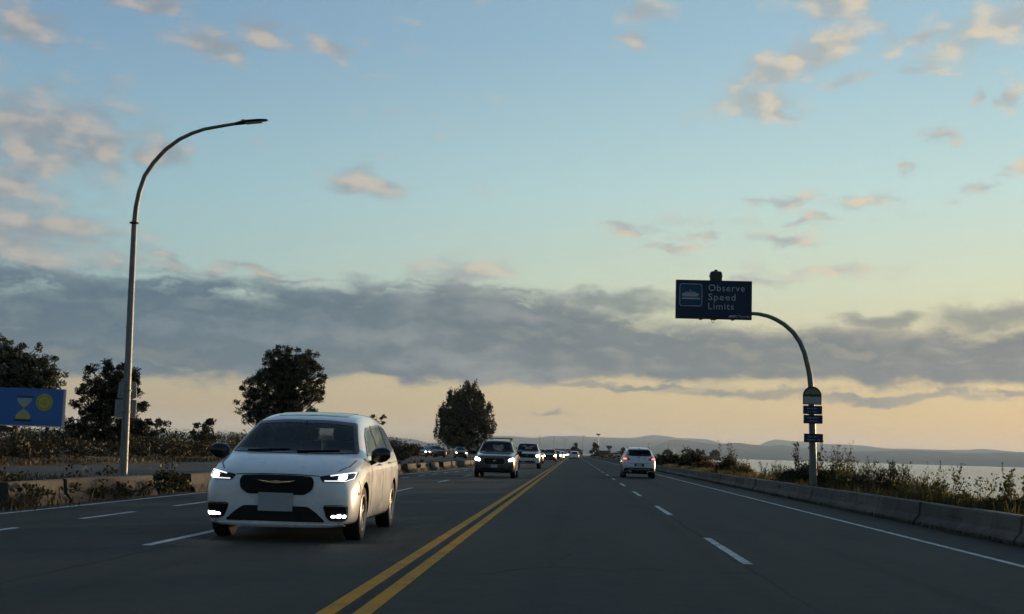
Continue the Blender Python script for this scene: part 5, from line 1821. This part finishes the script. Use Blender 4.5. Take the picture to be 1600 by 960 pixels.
COMPACT = dict(cabin=dict(dash=1.45, belt=1.08, hw=0.78, end=4.0, row1=2.2, rows=(3.05,), rise=0.02, top=1.52), L=4.52, hw=0.92, tw=0.225, spokes=5, clad=0.36, wheels=[(0.90, 0.35), (3.59, 0.35)], arch=0.05, st=[
    (0.00, 0.28, 0.44, (0.52, 0.48), (0.52, 0.66), (0.48, 0.80), (0.36, 0.86), 0.885),
    (0.06, 0.24, 0.68, (0.74, 0.48), (0.74, 0.70), (0.69, 0.86), (0.54, 0.92), 0.945),
    (0.18, 0.22, 0.82, (0.86, 0.50), (0.855, 0.76), (0.80, 0.92), (0.62, 0.98), 1.0),
    (0.45, 0.22, 0.88, (0.91, 0.54), (0.905, 0.84), (0.84, 0.98), (0.66, 1.035), 1.06),
    (1.10, 0.22, 0.89, (0.92, 0.58), (0.915, 0.94), (0.86, 1.05), (0.70, 1.11), 1.135),
    (1.26, 0.22, 0.89, (0.92, 0.58), (0.915, 0.95), (0.87, 1.06), (0.72, 1.16), 1.20),
    (1.70, 0.22, 0.89, (0.92, 0.58), (0.915, 0.96), (0.875, 1.07), (0.68, 1.43), 1.48),
    (1.98, 0.22, 0.89, (0.92, 0.58), (0.915, 0.96), (0.875, 1.07), (0.65, 1.56), 1.62),
    (2.20, 0.22, 0.89, (0.92, 0.58), (0.915, 0.97), (0.875, 1.08), (0.64, 1.60), 1.665),
    (2.90, 0.22, 0.89, (0.92, 0.58), (0.915, 0.98), (0.875, 1.10), (0.635, 1.61), 1.68),
    (3.70, 0.22, 0.885, (0.915, 0.58), (0.91, 0.99), (0.865, 1.13), (0.62, 1.57), 1.635),
    (3.98, 0.24, 0.87, (0.905, 0.58), (0.90, 0.99), (0.845, 1.14), (0.605, 1.53), 1.59),
    (4.16, 0.26, 0.86, (0.895, 0.58), (0.885, 0.98), (0.82, 1.12), (0.60, 1.36), 1.40),
    (4.34, 0.28, 0.82, (0.87, 0.58), (0.86, 0.92), (0.79, 1.05), (0.61, 1.14), 1.165),
    (4.47, 0.30, 0.76, (0.81, 0.57), (0.80, 0.84), (0.74, 0.95), (0.58, 1.01), 1.03),
    (4.52, 0.36, 0.52, (0.60, 0.54), (0.60, 0.70), (0.56, 0.80), (0.46, 0.86), 0.88)],
    patches=[
        ('windshield', 'front', rounded([(-0.75, 1.165), (0.75, 1.165), (0.60, 1.59), (-0.60, 1.59)], 0.03), 0.006, 'glass', 0, 3, 9),
        ('front_side_window', 'side2', rounded([(1.62, 1.12), (2.50, 1.13), (2.52, 1.52), (2.20, 1.52), (1.95, 1.40)], 0.04), 0.006, 'glass', 0, 3, 9),
        ('rear_side_window', 'side2', rounded([(2.58, 1.13), (3.36, 1.15), (3.36, 1.50), (2.60, 1.52)], 0.04), 0.006, 'glass', 0, 3, 9),
        ('quarter_window', 'side2', rounded([(3.44, 1.17), (3.84, 1.24), (3.72, 1.46), (3.46, 1.49)], 0.04), 0.006, 'glass', 0, 3, 9),
        ('rear_window', 'rear', rounded([(-0.66, 1.22), (-0.4, 1.185), (0.4, 1.185), (0.66, 1.22), (0.60, 1.46), (0.53, 1.52), (-0.53, 1.52), (-0.60, 1.46)], 0.05), 0.008, 'glass', 0, 3, 9),
        ('grille', 'front', rounded([(-0.44, 0.62), (0.44, 0.62), (0.48, 0.82), (-0.48, 0.82)], 0.03), 0.008, 'plastic', 0, 2, 9),
        ('headlight', 'front2', rounded([(0.54, 0.76), (0.80, 0.78), (0.82, 0.89), (0.56, 0.84)], 0.02), 0.008, 'lens', 0, 2, 9),
        ('headlamp', 'front2', rounded([(0.60, 0.77), (0.76, 0.785), (0.77, 0.86), (0.62, 0.83)], 0.03), 0.016, 'LAMP', 0, 1, 9),
        ('tail_lamp_housing', 'rear2', rounded([(0.46, 0.985), (0.60, 0.955), (0.83, 0.97), (0.85, 1.06), (0.80, 1.12), (0.62, 1.09)], 0.02), 0.008, 'red_lens', 0, 2, 9),
        ('tail_lamp', 'rear2', rounded([(0.66, 0.99), (0.83, 0.995), (0.83, 1.07), (0.68, 1.06)], 0.02), 0.018, 'TAIL', 0, 1, 9),
        ('tailgate_trim', 'rear', ribbon([(-0.62, 0.795), (-0.3, 0.785), (0.3, 0.785), (0.62, 0.795)], 0.018), 0.008, 'seam', 0, 2, 0),
        ('plate_recess_shade', 'rear', rounded([(-0.27, 0.63), (0.27, 0.63), (0.24, 0.78), (-0.24, 0.78)], 0.02), 0.006, 'seam', 0, 2, 0),  # dark patch on the tailgate; shade of a recess put into its colour
        ('rear_bumper_cladding', 'rear', rounded([(-0.82, 0.34), (0.82, 0.34), (0.80, 0.53), (0.5, 0.57), (-0.5, 0.57), (-0.80, 0.53)], 0.04), 0.010, 'plastic', 0, 3, 9),
        ('skid_trim', 'rear', ribbon([(-0.6, 0.49), (0.6, 0.49)], 0.03), 0.02, 'sign_back', 0, 2, 0),
        ('marker_reflector', 'rear2', rounded([(0.66, 0.47), (0.78, 0.475), (0.78, 0.50), (0.66, 0.495)], 0.01), 0.018, 'red_lens', 0, 1, 0),
    ], extra=compact_extra)


def build_cars():
    G = 'oncoming traffic'
    car(VAN, 'minivan', 'white minivan with lit headlights, the nearest oncoming vehicle', 'minivan', (-3.775, 16.58 + 2.59, 0), R(0.8), 'paint_white', level=3, group=G)
    car(SUV, 'suv', 'charcoal suv with roof bars and bright headlights behind the minivan', 'suv', (-3.60, 60.2 + 2.5, 0), 0, 'paint_dark', group=G)
    car(PICKUP, 'pickup_truck', 'white pickup truck half hidden behind the charcoal suv', 'pickup', (-3.47, 98.6 + 2.9, 0), 0, 'paint_white', lamp='lit_warm', group=G)
    car(SUV, 'suv', 'dark suv whose roof shows between charcoal suv and pickup', 'suv', (-6.2, 142, 0), 0, 'paint_black', lamp='lit_warm', group=G, lod=1)
    car(COMPACT, 'car', 'dark maroon car peeking out right behind the pickup', 'car', (-4.25, 150, 0), 0, 'paint_maroon', lamp='lit_warm', group=G, lod=1)
    car(SUV, 'suv', 'copper coloured suv with warm headlights in the middle distance', 'suv', (-3.3, 186, 0), 0, 'paint_copper', lamp='lit_warm', group=G, lod=1)
    for i, (x, y, spec, p, lab) in enumerate([
            (-3.0, 232, COMPACT, 'paint_black', 'dark far car with headlights just beyond the copper suv'),
            (-3.2, 262, SUV, 'paint_dark', 'far car with headlights, second beyond the copper suv'),
            (-3.0, 300, VAN, 'paint_silver', 'pale far car with headlights, third beyond the copper suv'),
            (-3.1, 340, COMPACT, 'paint_maroon', 'tiny far car with headlights, fourth beyond the copper suv'),
            (-2.9, 385, COMPACT, 'paint_black', 'tiny dark car with headlights, fifth beyond the copper suv'),
            (-3.0, 435, SUV, 'paint_black', 'speck of a car, next to last in the oncoming row'),
            (-2.8, 490, COMPACT, 'paint_silver', 'farthest oncoming car, a dot of headlights at the road end')]):
        car(spec, 'car', lab, 'car', (x, y, 0), 0, p, lamp='lit_warm' if i % 2 else 'lit_white', group=G, lod=2, level=1)
    car(COMPACT, 'suv', 'silver white suv driving away in the right lane with tail lamps lit', 'suv', (3.56, 71.5 + 2.26, 0), math.pi, 'paint_silver', tail='lit_red', head=False)
    car(VAN, 'minivan', 'white minivan driving away far ahead in the left lane', 'minivan', (0.2, 272, 0), math.pi, 'paint_white', lod=1, head=False)
    P = 'cars on the side road at left'
    car(COMPACT, 'car', 'silver car with white headlights on the side road, leftmost', 'car', (-22.9, 198, 0.05), 0.1, 'paint_silver', lod=1, group=P)
    car(SUV, 'car', 'dark car on the side road right of the silver one', 'car', (-20.6, 196, 0.05), 0.5, 'paint_maroon', lod=1, group=P, head=False)
    car(COMPACT, 'car', 'dark car with lit headlights on the side road beside the tall tree', 'car', (-16.3, 190, 0.05), 0.15, 'paint_black', lod=1, group=P, lamp='lit_warm')


build_cars()


# ------------------------------------------------------------------ street furniture
def text_mesh(s, size, m, name, parent, x, y, z, width=None, spacing=1.0, shear=0.0, depth=0.004):
    cu = bpy.data.curves.new(name, 'FONT')
    cu.body = s
    cu.size = size
    cu.extrude = depth
    cu.space_character = spacing
    cu.shear = shear
    cu.resolution_u = 3
    o = bpy.data.objects.new(name, cu)
    C.objects.link(o)
    dg = bpy.context.evaluated_depsgraph_get()
    dg.update()
    me = bpy.data.meshes.new_from_object(o.evaluated_get(dg))
    bpy.data.objects.remove(o)
    xs = [v.co.x for v in me.vertices]
    k = width / (max(xs) - min(xs)) if width else 1.0
    x0 = min(xs)
    for v in me.vertices:
        v.co = Vector((x + (v.co.x - x0) * k, y - v.co.z, z + v.co.y))
    me.materials.clear()
    me.materials.append(M[m])
    me.name = name
    return link_mesh(name, me, parent)


def disc(cx, cz, rx, rz, n=40, a0=0.0, a1=360.0):
    full = abs(a1 - a0) >= 359
    k = n if full else n + 1
    return [(cx + rx * math.cos(R(a0 + (a1 - a0) * i / n)), cz + rz * math.sin(R(a0 + (a1 - a0) * i / n))) for i in range(k)]


def build_lamp():
    y = 33.39
    t = thing('street_lamp', 'tall grey street lamp with long curved arm over the left lanes', 'street lamp', (-11.5, y, 0.0))
    MB().lathe([(0.001, 0.0), (0.23, 0.0), (0.23, 0.22), (0.20, 0.25), (0.001, 0.25)], 'z', (0, 0, 0), 20).build('footing', 'concrete', t)
    MB().box((0, 0, 0.265), (0.34, 0.34, 0.03)).build('base_plate', 'galv', t)
    MB().tube([(0, 0, 0.25), (-0.04, 0, 2.5), (-0.09, 0, 5.0), (-0.12, 0, 6.86)], [0.102, 0.094, 0.082, 0.070], 20).build('pole', 'galv', t, smooth=True)
    MB().lathe([(0.07, -0.03), (0.125, -0.015), (0.125, 0.015), (0.07, 0.03)], 'z', (-0.12, 0, 6.88), 20).build('collar', 'dark_metal', t, smooth=True)
    arm = [(-0.12, 6.86), (-0.10, 7.3), (-0.04, 7.71), (0.08, 8.14), (0.29, 8.49), (0.58, 8.84), (0.94, 9.13), (1.27, 9.30), (1.6, 9.42), (2.0, 9.50), (2.48, 9.59)]
    n = len(arm)
    MB().tube([(x, 0, z) for x, z in arm], [0.068 - 0.028 * i / (n - 1) for i in range(n)], 16).build('arm', 'pole', t, smooth=True)
    # flat led head
    mb = MB()
    pr = [(2.40, 9.575, 0.045, 0.04), (2.52, 9.60, 0.10, 0.05), (2.75, 9.64, 0.15, 0.045), (3.05, 9.675, 0.15, 0.035), (3.22, 9.69, 0.11, 0.02), (3.27, 9.695, 0.05, 0.01)]
    V, F = [], []
    k = 10
    for x, z, w, h in pr:
        for j in range(k):
            a = 2 * math.pi * j / k
            V.append((x, w * math.cos(a), z + h * math.sin(a)))
    for i in range(len(pr) - 1):
        for j in range(k):
            F.append((i * k + j, i * k + (j + 1) % k, (i + 1) * k + (j + 1) % k, (i + 1) * k + j))
    F += [tuple(range(k)), tuple(range((len(pr) - 1) * k, len(pr) * k))]
    mb.add(V, F)
    h = mb.build('luminaire', 'dark_metal', t, smooth=True)
    MB().box((2.62, 0, 9.665), (0.09, 0.09, 0.05)).build('photocell', 'dark_metal', h)
    MB().box((2.9, 0, 9.612), (0.42, 0.2, 0.012), Matrix.Rotation(R(-6.5), 3, 'Y')).build('lens', 'lens', h)
    # sign seen from behind, strapped to the pole
    s = thing('road_sign', 'grey back of a road sign strapped to the street lamp pole', 'sign', (-11.62, 33.62, 0))
    mb = MB().prism(rounded([(-0.26, 2.30), (0.26, 2.30), (0.24, 2.74), (-0.22, 2.74)], 0.06), -0.006, 0.006)
    mb.build('upper_plate', 'sign_back', s)
    mb = MB().prism(rounded([(-0.29, 1.80), (0.27, 1.80), (0.27, 2.27), (-0.29, 2.27)], 0.04), -0.006, 0.006)
    mb.build('lower_plate', 'sign_back', s)
    for z in (1.95, 2.5):
        MB().lathe([(0.135, -0.02), (0.14, 0.0), (0.135, 0.02)], 'z', (0.06, -0.22, z), 16).build('strap', 'galv', s)
        MB().box((0.05, -0.06, z), (0.05, 0.11, 0.04)).build('bracket', 'galv', s)


def build_ferry_sign():
    Y = 41.69
    t = thing('overhead_sign', 'navy overhead sign reading Observe Speed Limits on a curved pole', 'sign', (7.5, Y, 0))
    MB().tube([(0, 0, -0.3), (0, 0, 0.5), (-0.04, 0, 2.2), (-0.09, 0, 3.52)], [0.122, 0.118, 0.104, 0.090], 18).build('pole', 'pole', t, smooth=True)
    arm = [(-0.09, 3.5), (-0.13, 3.9), (-0.20, 4.22), (-0.30, 4.60), (-0.44, 4.93), (-0.66, 5.24), (-0.94, 5.48), (-1.20, 5.63), (-1.45, 5.73), (-1.75, 5.79), (-1.99, 5.80), (-2.35, 5.80), (-4.1, 5.82)]
    MB().tube([(x, 0.0, z) for x, z in arm], [0.090 - 0.0034 * i for i in range(len(arm))], 16).build('arm', 'pole', t, smooth=True)
    MB().lathe([(0.001, -0.02), (0.2, -0.02), (0.2, 0.02), (0.001, 0.02)], 'z', (0, 0, 0.0), 16).build('base_plate', 'galv', t)
    # sign box; its left-hand end sits a little lower
    x0, x1 = -4.38, -1.99
    z0, z1 = 5.575, 6.80
    rot = Matrix.Rotation(R(-1.3), 3, 'Y')
    box = MB().box(((x0 + x1) / 2, -0.16, (z0 + z1) / 2), (x1 - x0, 0.16, z1 - z0))
    pan = box.build('sign_panel', 'dark_metal', t)
    MB().box(((x0 + x1) / 2, -0.245, (z0 + z1) / 2), (x1 - x0 - 0.05, 0.012, z1 - z0 - 0.05)).build('sign_face', 'sign_navy', pan)
    yf = -0.256
    # ferry pictogram
    px, pz, s = x0 + 0.11, z1 - 0.84, 0.72
    ring = MB().prism(rounded([(px, pz), (px + s, pz), (px + s, pz + s), (px, pz + s)], 0.09, 5), yf - 0.004, yf + 0.004)
    ring.build('pictogram_border', 'sign_white', pan)
    b = 0.022
    MB().prism(rounded([(px + b, pz + b), (px + s - b, pz + b), (px + s - b, pz + s - b), (px + b, pz + s - b)], 0.08, 5), yf - 0.008, yf - 0.001).build('pictogram_field', 'sign_blue', pan)
    sh = MB()
    u = lambda a, c: (px + a * s, pz + c * s)
    sh.prism([u(0.13, 0.43), u(0.77, 0.43), u(0.89, 0.56), u(0.11, 0.56)], yf - 0.014, yf - 0.007)
    sh.prism([u(0.19, 0.575), u(0.76, 0.575), u(0.76, 0.60), u(0.19, 0.60)], yf - 0.014, yf - 0.007)
    sh.prism([u(0.27, 0.61), u(0.68, 0.61), u(0.68, 0.635), u(0.27, 0.635)], yf - 0.014, yf - 0.007)
    sh.prism([u(0.42, 0.73), u(0.48, 0.665), u(0.52, 0.665), u(0.49, 0.72)], yf - 0.014, yf - 0.007)
    for k in range(8):
        a = 0.09 + 0.102 * k
        sh.prism([u(a, 0.31), u(a + 0.10, 0.31), u(a + 0.10, 0.36), u(a + 0.05, 0.40), u(a, 0.36)], yf - 0.014, yf - 0.007)
    sh.build('ferry_symbol', 'sign_white', pan)
    tx = x0 + 1.02
    for k, (w, wd) in enumerate((('Observe', 1.14), ('Speed', 0.85), ('Limits', 0.80))):
        text_mesh(w, 0.30, 'sign_white', 'lettering', pan, tx, yf - 0.004, z1 - 0.34 - 0.292 * k, wd, 1.12)
    text_mesh('BCFerries', 0.12, 'sign_white', 'lettering', pan, tx + 0.80, yf - 0.004, z0 + 0.055, 0.52, 1.0, 0.25)
    wv = MB()
    for k in range(3):
        a, c = tx + 0.62 + 0.055 * k, z0 + 0.058
        wv.prism([(a, c), (a + 0.07, c), (a + 0.115, c + 0.05), (a + 0.075, c + 0.075)], yf - 0.006, yf + 0.002)
    wv.build('wave_logo', 'sign_white', pan)
    # light fixture on top, brackets and hook below
    fx = MB()
    cx = x0 + 1.26
    fx.box((cx, -0.14, z1 + 0.13), (0.36, 0.26, 0.26))
    fx.box((cx, -0.14, z1 + 0.27), (0.32, 0.22, 0.05), taper=0.9)
    fx.box((cx, -0.14, z1 + 0.32), (0.10, 0.10, 0.06))
    fx.box((cx - 0.19, -0.14, z1 + 0.15), (0.03, 0.1, 0.06))
    fx.box((cx + 0.19, -0.14, z1 + 0.15), (0.03, 0.1, 0.06))
    fx.build('beacon_housing', 'dark_metal', t)
    for cx2, w in ((x0 + 0.80, 0.15), (x0 + 1.20, 0.26), (x0 + 1.80, 0.14)):
        MB().prism([(cx2 - w / 2, z0 + 0.02), (cx2 + w / 2, z0 + 0.02), (cx2 + w * 0.3, z0 - 0.03), (cx2 - w * 0.3, z0 - 0.03)], -0.2, -0.1).build('clamp', 'dark_metal', t)
    MB().tube([(x0 + 1.15, -0.16, z0 - 0.02), (x0 + 1.14, -0.16, z0 - 0.09), (x0 + 1.18, -0.16, z0 - 0.12), (x0 + 1.22, -0.16, z0 - 0.09), (x0 + 1.21, -0.16, z0 - 0.02)], 0.008, 6).build('cable_loop', 'dark_metal', t)

    # small plates bolted to the pole, one under another
    rn = random.Random(9)

    def marks(parent, cx, cz, w, m, h=0.05):
        mb = MB()
        x = cx - w / 2
        while x < cx + w / 2 - 0.02:
            ww = rn.uniform(0.018, 0.036)
            if rn.random() > 0.12:
                mb.box((x + ww / 2, -0.012, cz + rn.uniform(-.004, .004)), (ww * 0.8, 0.006, h * rn.uniform(0.7, 1.0)))
            x += ww + 0.004
        mb.build('faded_lettering', m, parent)
    pc = -0.08
    yp = Y - 0.17
    a = thing('arched_plate', 'arched plate with dark wave emblem on the ferry sign pole', 'sign', (7.5 + pc, yp, 0))
    arch = [(-0.29, 2.96)] + [(0.29, 2.96)] + disc(0, 3.24, 0.29, 0.29, 20, 0, 180)
    pl = MB().prism(arch, 0, 0.012)
    pl.build('plate', 'dark_metal', a)
    MB().prism([(-0.265, 2.985), (0.265, 2.985), (0.265, 3.20), (0.12, 3.215), (0.0, 3.20), (-0.12, 3.225), (-0.265, 3.205)], -0.006, 0.002).build('pale_panel', 'sign_grey', a)
    em = [(-0.235, 3.29), (-0.14, 3.27), (-0.06, 3.30), (0.02, 3.275), (0.10, 3.295), (0.235, 3.28)] + disc(0, 3.28, 0.235, 0.19, 14, 8, 172)
    MB().prism(em, -0.006, 0.002).build('emblem', 'sign_olive', a)
    for i, (zc, lab) in enumerate(((2.795, 'upper navy plate just under the arched plate on the sign pole'),
                                   (2.505, 'lower navy plate of the stacked pair on the sign pole'),
                                   (1.92, 'separate navy plate lowest on the ferry sign pole'))):
        p = thing('direction_plate', lab, 'sign', (7.5 + pc + 0.015 * (i + 1), yp, 0), 0, 'small navy plates on the sign pole')
        MB().prism(rounded([(-0.295, zc - 0.135), (0.295, zc - 0.135), (0.295, zc + 0.135), (-0.295, zc + 0.135)], 0.02), 0, 0.012).build('plate', 'sign_navy', p)
        marks(p, -0.01, zc + 0.045, 0.34, 'sign_dim')
        marks(p, 0.0, zc - 0.055, (0.38, 0.24, 0.42)[i], 'sign_dim')


def build_billboard():
    t = thing('billboard', 'blue billboard with an hourglass and yellow badge at far left', 'billboard', (-43.4, 100, 0))
    x0, x1, z0, z1 = -3.6, 4.0, 2.08, 5.0
    for x in (-2.6, 2.6):
        MB().box((x, 0.35, 1.2), (0.2, 0.2, 2.9)).build('post', 'bark', t)
    MB().box(((x0 + x1) / 2, 0.1, (z0 + z1) / 2), (x1 - x0, 0.22, z1 - z0)).build('frame', 'board_rim', t)
    fr = MB().box(((x0 + x1) / 2 - 0.06, -0.02, (z0 + z1) / 2 + 0.03), (x1 - x0 - 0.14, 0.03, z1 - z0 - 0.08))
    f = fr.build('poster', 'board_blue', t)
    MB().box((3.1, -0.02, z0 - 0.03), (1.7, 0.1, 0.05)).build('catwalk', 'board_rim', t)
    k = 0.0488          # metres per photo pixel at the board
    X = lambda px: 4.0 - (102 - px) * k
    Z = lambda py: z1 - (py - 608) * k
    y = -0.04
    d = MB()
    d.prism([(X(23), Z(620)), (X(52), Z(620)), (X(51), Z(623)), (X(24), Z(623))], y - 0.004, y)
    d.prism([(X(22), Z(657)), (X(51), Z(657)), (X(50), Z(661)), (X(21), Z(660))], y - 0.004, y)
    d.build('hourglass_caps', 'board_deep', f)
    up = [(X(25), Z(623.4))] + [(X(50), Z(623.4)), (X(49), Z(628)), (X(45), Z(633)), (X(38.5), Z(638)), (X(37), Z(640)), (X(35.5), Z(638)), (X(29), Z(633)), (X(26), Z(628))]
    lo = [(X(24), Z(656.6)), (X(48), Z(656.6)), (X(48), Z(651)), (X(45), Z(646)), (X(40), Z(642)), (X(37), Z(639.6)), (X(34), Z(642)), (X(28), Z(646)), (X(24.5), Z(651))]
    g = MB().prism(up, y - 0.008, y - 0.002)
    g.prism(lo, y - 0.009, y - 0.003)
    g.build('hourglass', 'board_pale', f)
    s = MB().prism([(X(30), Z(631.5)), (X(37), Z(629.5)), (X(45), Z(631)), (X(38.4), Z(638)), (X(35.6), Z(638))], y - 0.013, y - 0.006)
    s.prism([(X(24), Z(656.6)), (X(48), Z(656.6)), (X(48), Z(651)), (X(46), Z(648.5)), (X(38), Z(647)), (X(37), Z(640)), (X(36), Z(647)), (X(26), Z(650))], y - 0.014, y - 0.007)
    s.build('sand', 'board_yellow', f)
    MB().prism(disc(X(69.5), Z(629.5), 13.6 * k, 13.6 * k), y - 0.008, y).build('badge_rim', 'board_yellow', f)
    MB().prism(disc(X(69.5), Z(629.5), 12.2 * k, 12.2 * k), y - 0.012, y - 0.004).build('badge_ring', 'board_olive', f)
    MB().prism(disc(X(69.5), Z(629.5), 9.6 * k, 9.6 * k), y - 0.016, y - 0.008).build('badge_field', 'board_yellow', f)
    text_mesh('ON', 0.22, 'board_dark', 'badge_lettering', f, X(67), y - 0.016, Z(628), 0.28, 1.0, 0.1)
    text_mesh('SALE', 0.22, 'board_dark', 'badge_lettering', f, X(63.2), y - 0.016, Z(633), 0.52, 1.0, 0.1)


def build_far():
    # floodlight mast and thin poles near the road end
    t = thing('floodlight_mast', 'tall floodlight mast with a round head near the road end', 'light mast', (11.1, 600, 0))
    MB().tube([(0, 0, 0), (0, 0, 9.8)], [0.2, 0.12], 8).build('mast', 'dark_metal', t)
    h = MB().lathe([(0.15, 9.6), (0.6, 10.1), (0.62, 10.3), (0.15, 10.4)], 'z', (0, 0, 0), 12)
    h.build('head', 'dark_metal', t)
    for k in range(6):
        a = k * math.pi / 3
        MB().box((0.7 * math.cos(a), 0.7 * math.sin(a), 10.2), (0.35, 0.35, 0.6)).build('floodlight', 'dark_metal', t)
    labs = ['thin far mast left of the upright tree', 'second thin far mast near the road end', 'third thin far mast near the road end', 'slim light pole right of the conical tree', 'thin mast above the silver suv roof', 'thin mast over the far shore at right', 'short thin mast beside the shore point trees', 'thin far mast above the pickup truck']
    for i, (px, y, h) in enumerate(((-9.5, 640, 9), (-4.0, 640, 8), (4.5, 640, 10), (8.8, 560, 7.2), (36, 640, 7), (47, 660, 7.5), (50, 660, 6.5), (-16, 620, 9))):
        t = thing('light_pole', labs[i], 'pole', (px, y, 0), 0, 'thin far masts')
        MB().tube([(0, 0, 0), (0, 0, h)], [0.12, 0.08], 6).build('mast', 'dark_metal', t)
        MB().box((0.35, 0, h), (0.9, 0.2, 0.15)).build('lamp_head', 'dark_metal', t)
    # low terminal buildings
    def building(label, x, y, w, d, h, wallm, nwin, canopy=False):
        t = thing('terminal_building', label, 'building', (x, y, 0))
        MB().box((0, d / 2, h / 2), (w, d, h)).build('wall', wallm, t)
        MB().box((0, d / 2, h + 0.2), (w + 0.8, d + 0.8, 0.4)).build('roof', 'roof_dark', t)
        for k in range(nwin):
            wx = -w / 2 + w * (k + 0.5) / nwin
            MB().box((wx, -0.05, h * 0.58), (w / nwin * 0.6, 0.1, h * 0.4)).build('window', 'window_far', t)
        return t
    building('low dark terminal building right of the conical tree', 12.6, 545, 4.6, 8, 2.4, 'roof_dark', 4)
    building('small pale building with reddish panel beside the dark one', 17.0, 548, 3.2, 6, 1.7, 'red_sign', 3)
    building('long low building at the end of the road', -3.0, 690, 16, 8, 3.0, 'wall', 8)
    building('low grey building beyond the shore scrub', 26, 640, 9, 8, 2.6, 'wall', 5)
    t = thing('control_tower', 'small lookout tower with wide cabin near the road end', 'tower', (18.8, 700, 0))
    MB().box((0, 0, 2.3), (1.4, 1.4, 4.6)).build('shaft', 'wall', t)
    MB().prism([(-1.1, 4.4), (1.1, 4.4), (1.5, 5.6), (-1.5, 5.6)], -1.5, 1.5).build('cabin', 'window_far', t)
    MB().box((0, 0, 5.78), (3.4, 3.4, 0.36)).build('roof', 'roof_dark', t)
    MB().tube([(0.5, 0, 6), (0.5, 0, 8.4)], 0.08, 6).build('antenna', 'galv', t)
    # markers out in the water
    for i, (az, dist, lab) in enumerate(((15.3, 900, 'thin channel marker post on the water, nearer the sign'), (17.7, 850, 'thin channel marker post on the water at far right'))):
        x, y = dist * math.sin(R(az)), dist * math.cos(R(az))
        t = thing('channel_marker', lab, 'marker', (x, y, WATER_Z), 0, 'channel markers on the water')
        MB().tube([(0, 0, -1), (0, 0, 6.2)], [0.28, 0.2], 8).build('pile', 'bark', t)
        MB().box((0, 0, 5.2), (0.9, 0.1, 0.9)).build('daymark', 'dark_metal', t)
        MB().box((0, 0, 1.6), (1.2, 1.2, 0.3)).build('platform', 'dark_metal', t)


build_lamp()
build_ferry_sign()
build_billboard()
build_far()

# ------------------------------------------------------------------ the evening air
hz = bpy.data.materials.new('haze')
hz.use_nodes = True
ht = hz.node_tree
for n in list(ht.nodes):
    if n.type != 'OUTPUT_MATERIAL':
        ht.nodes.remove(n)
vol = ht.nodes.new('ShaderNodeVolumePrincipled')
vol.inputs['Color'].default_value = (0.60, 0.78, 1.0, 1)
vol.inputs['Density'].default_value = 0.00006
vol.inputs['Anisotropy'].default_value = 0.1
ht.links.new(vol.outputs[0], [n for n in ht.nodes if n.type == 'OUTPUT_MATERIAL'][0].inputs['Volume'])
hb = MB().box((0, 6700, 105), (31000, 16000, 222))
haze = tag(hb.build('haze', hz), 'thin pale evening haze filling the air out to the hills', 'haze', kind='stuff')
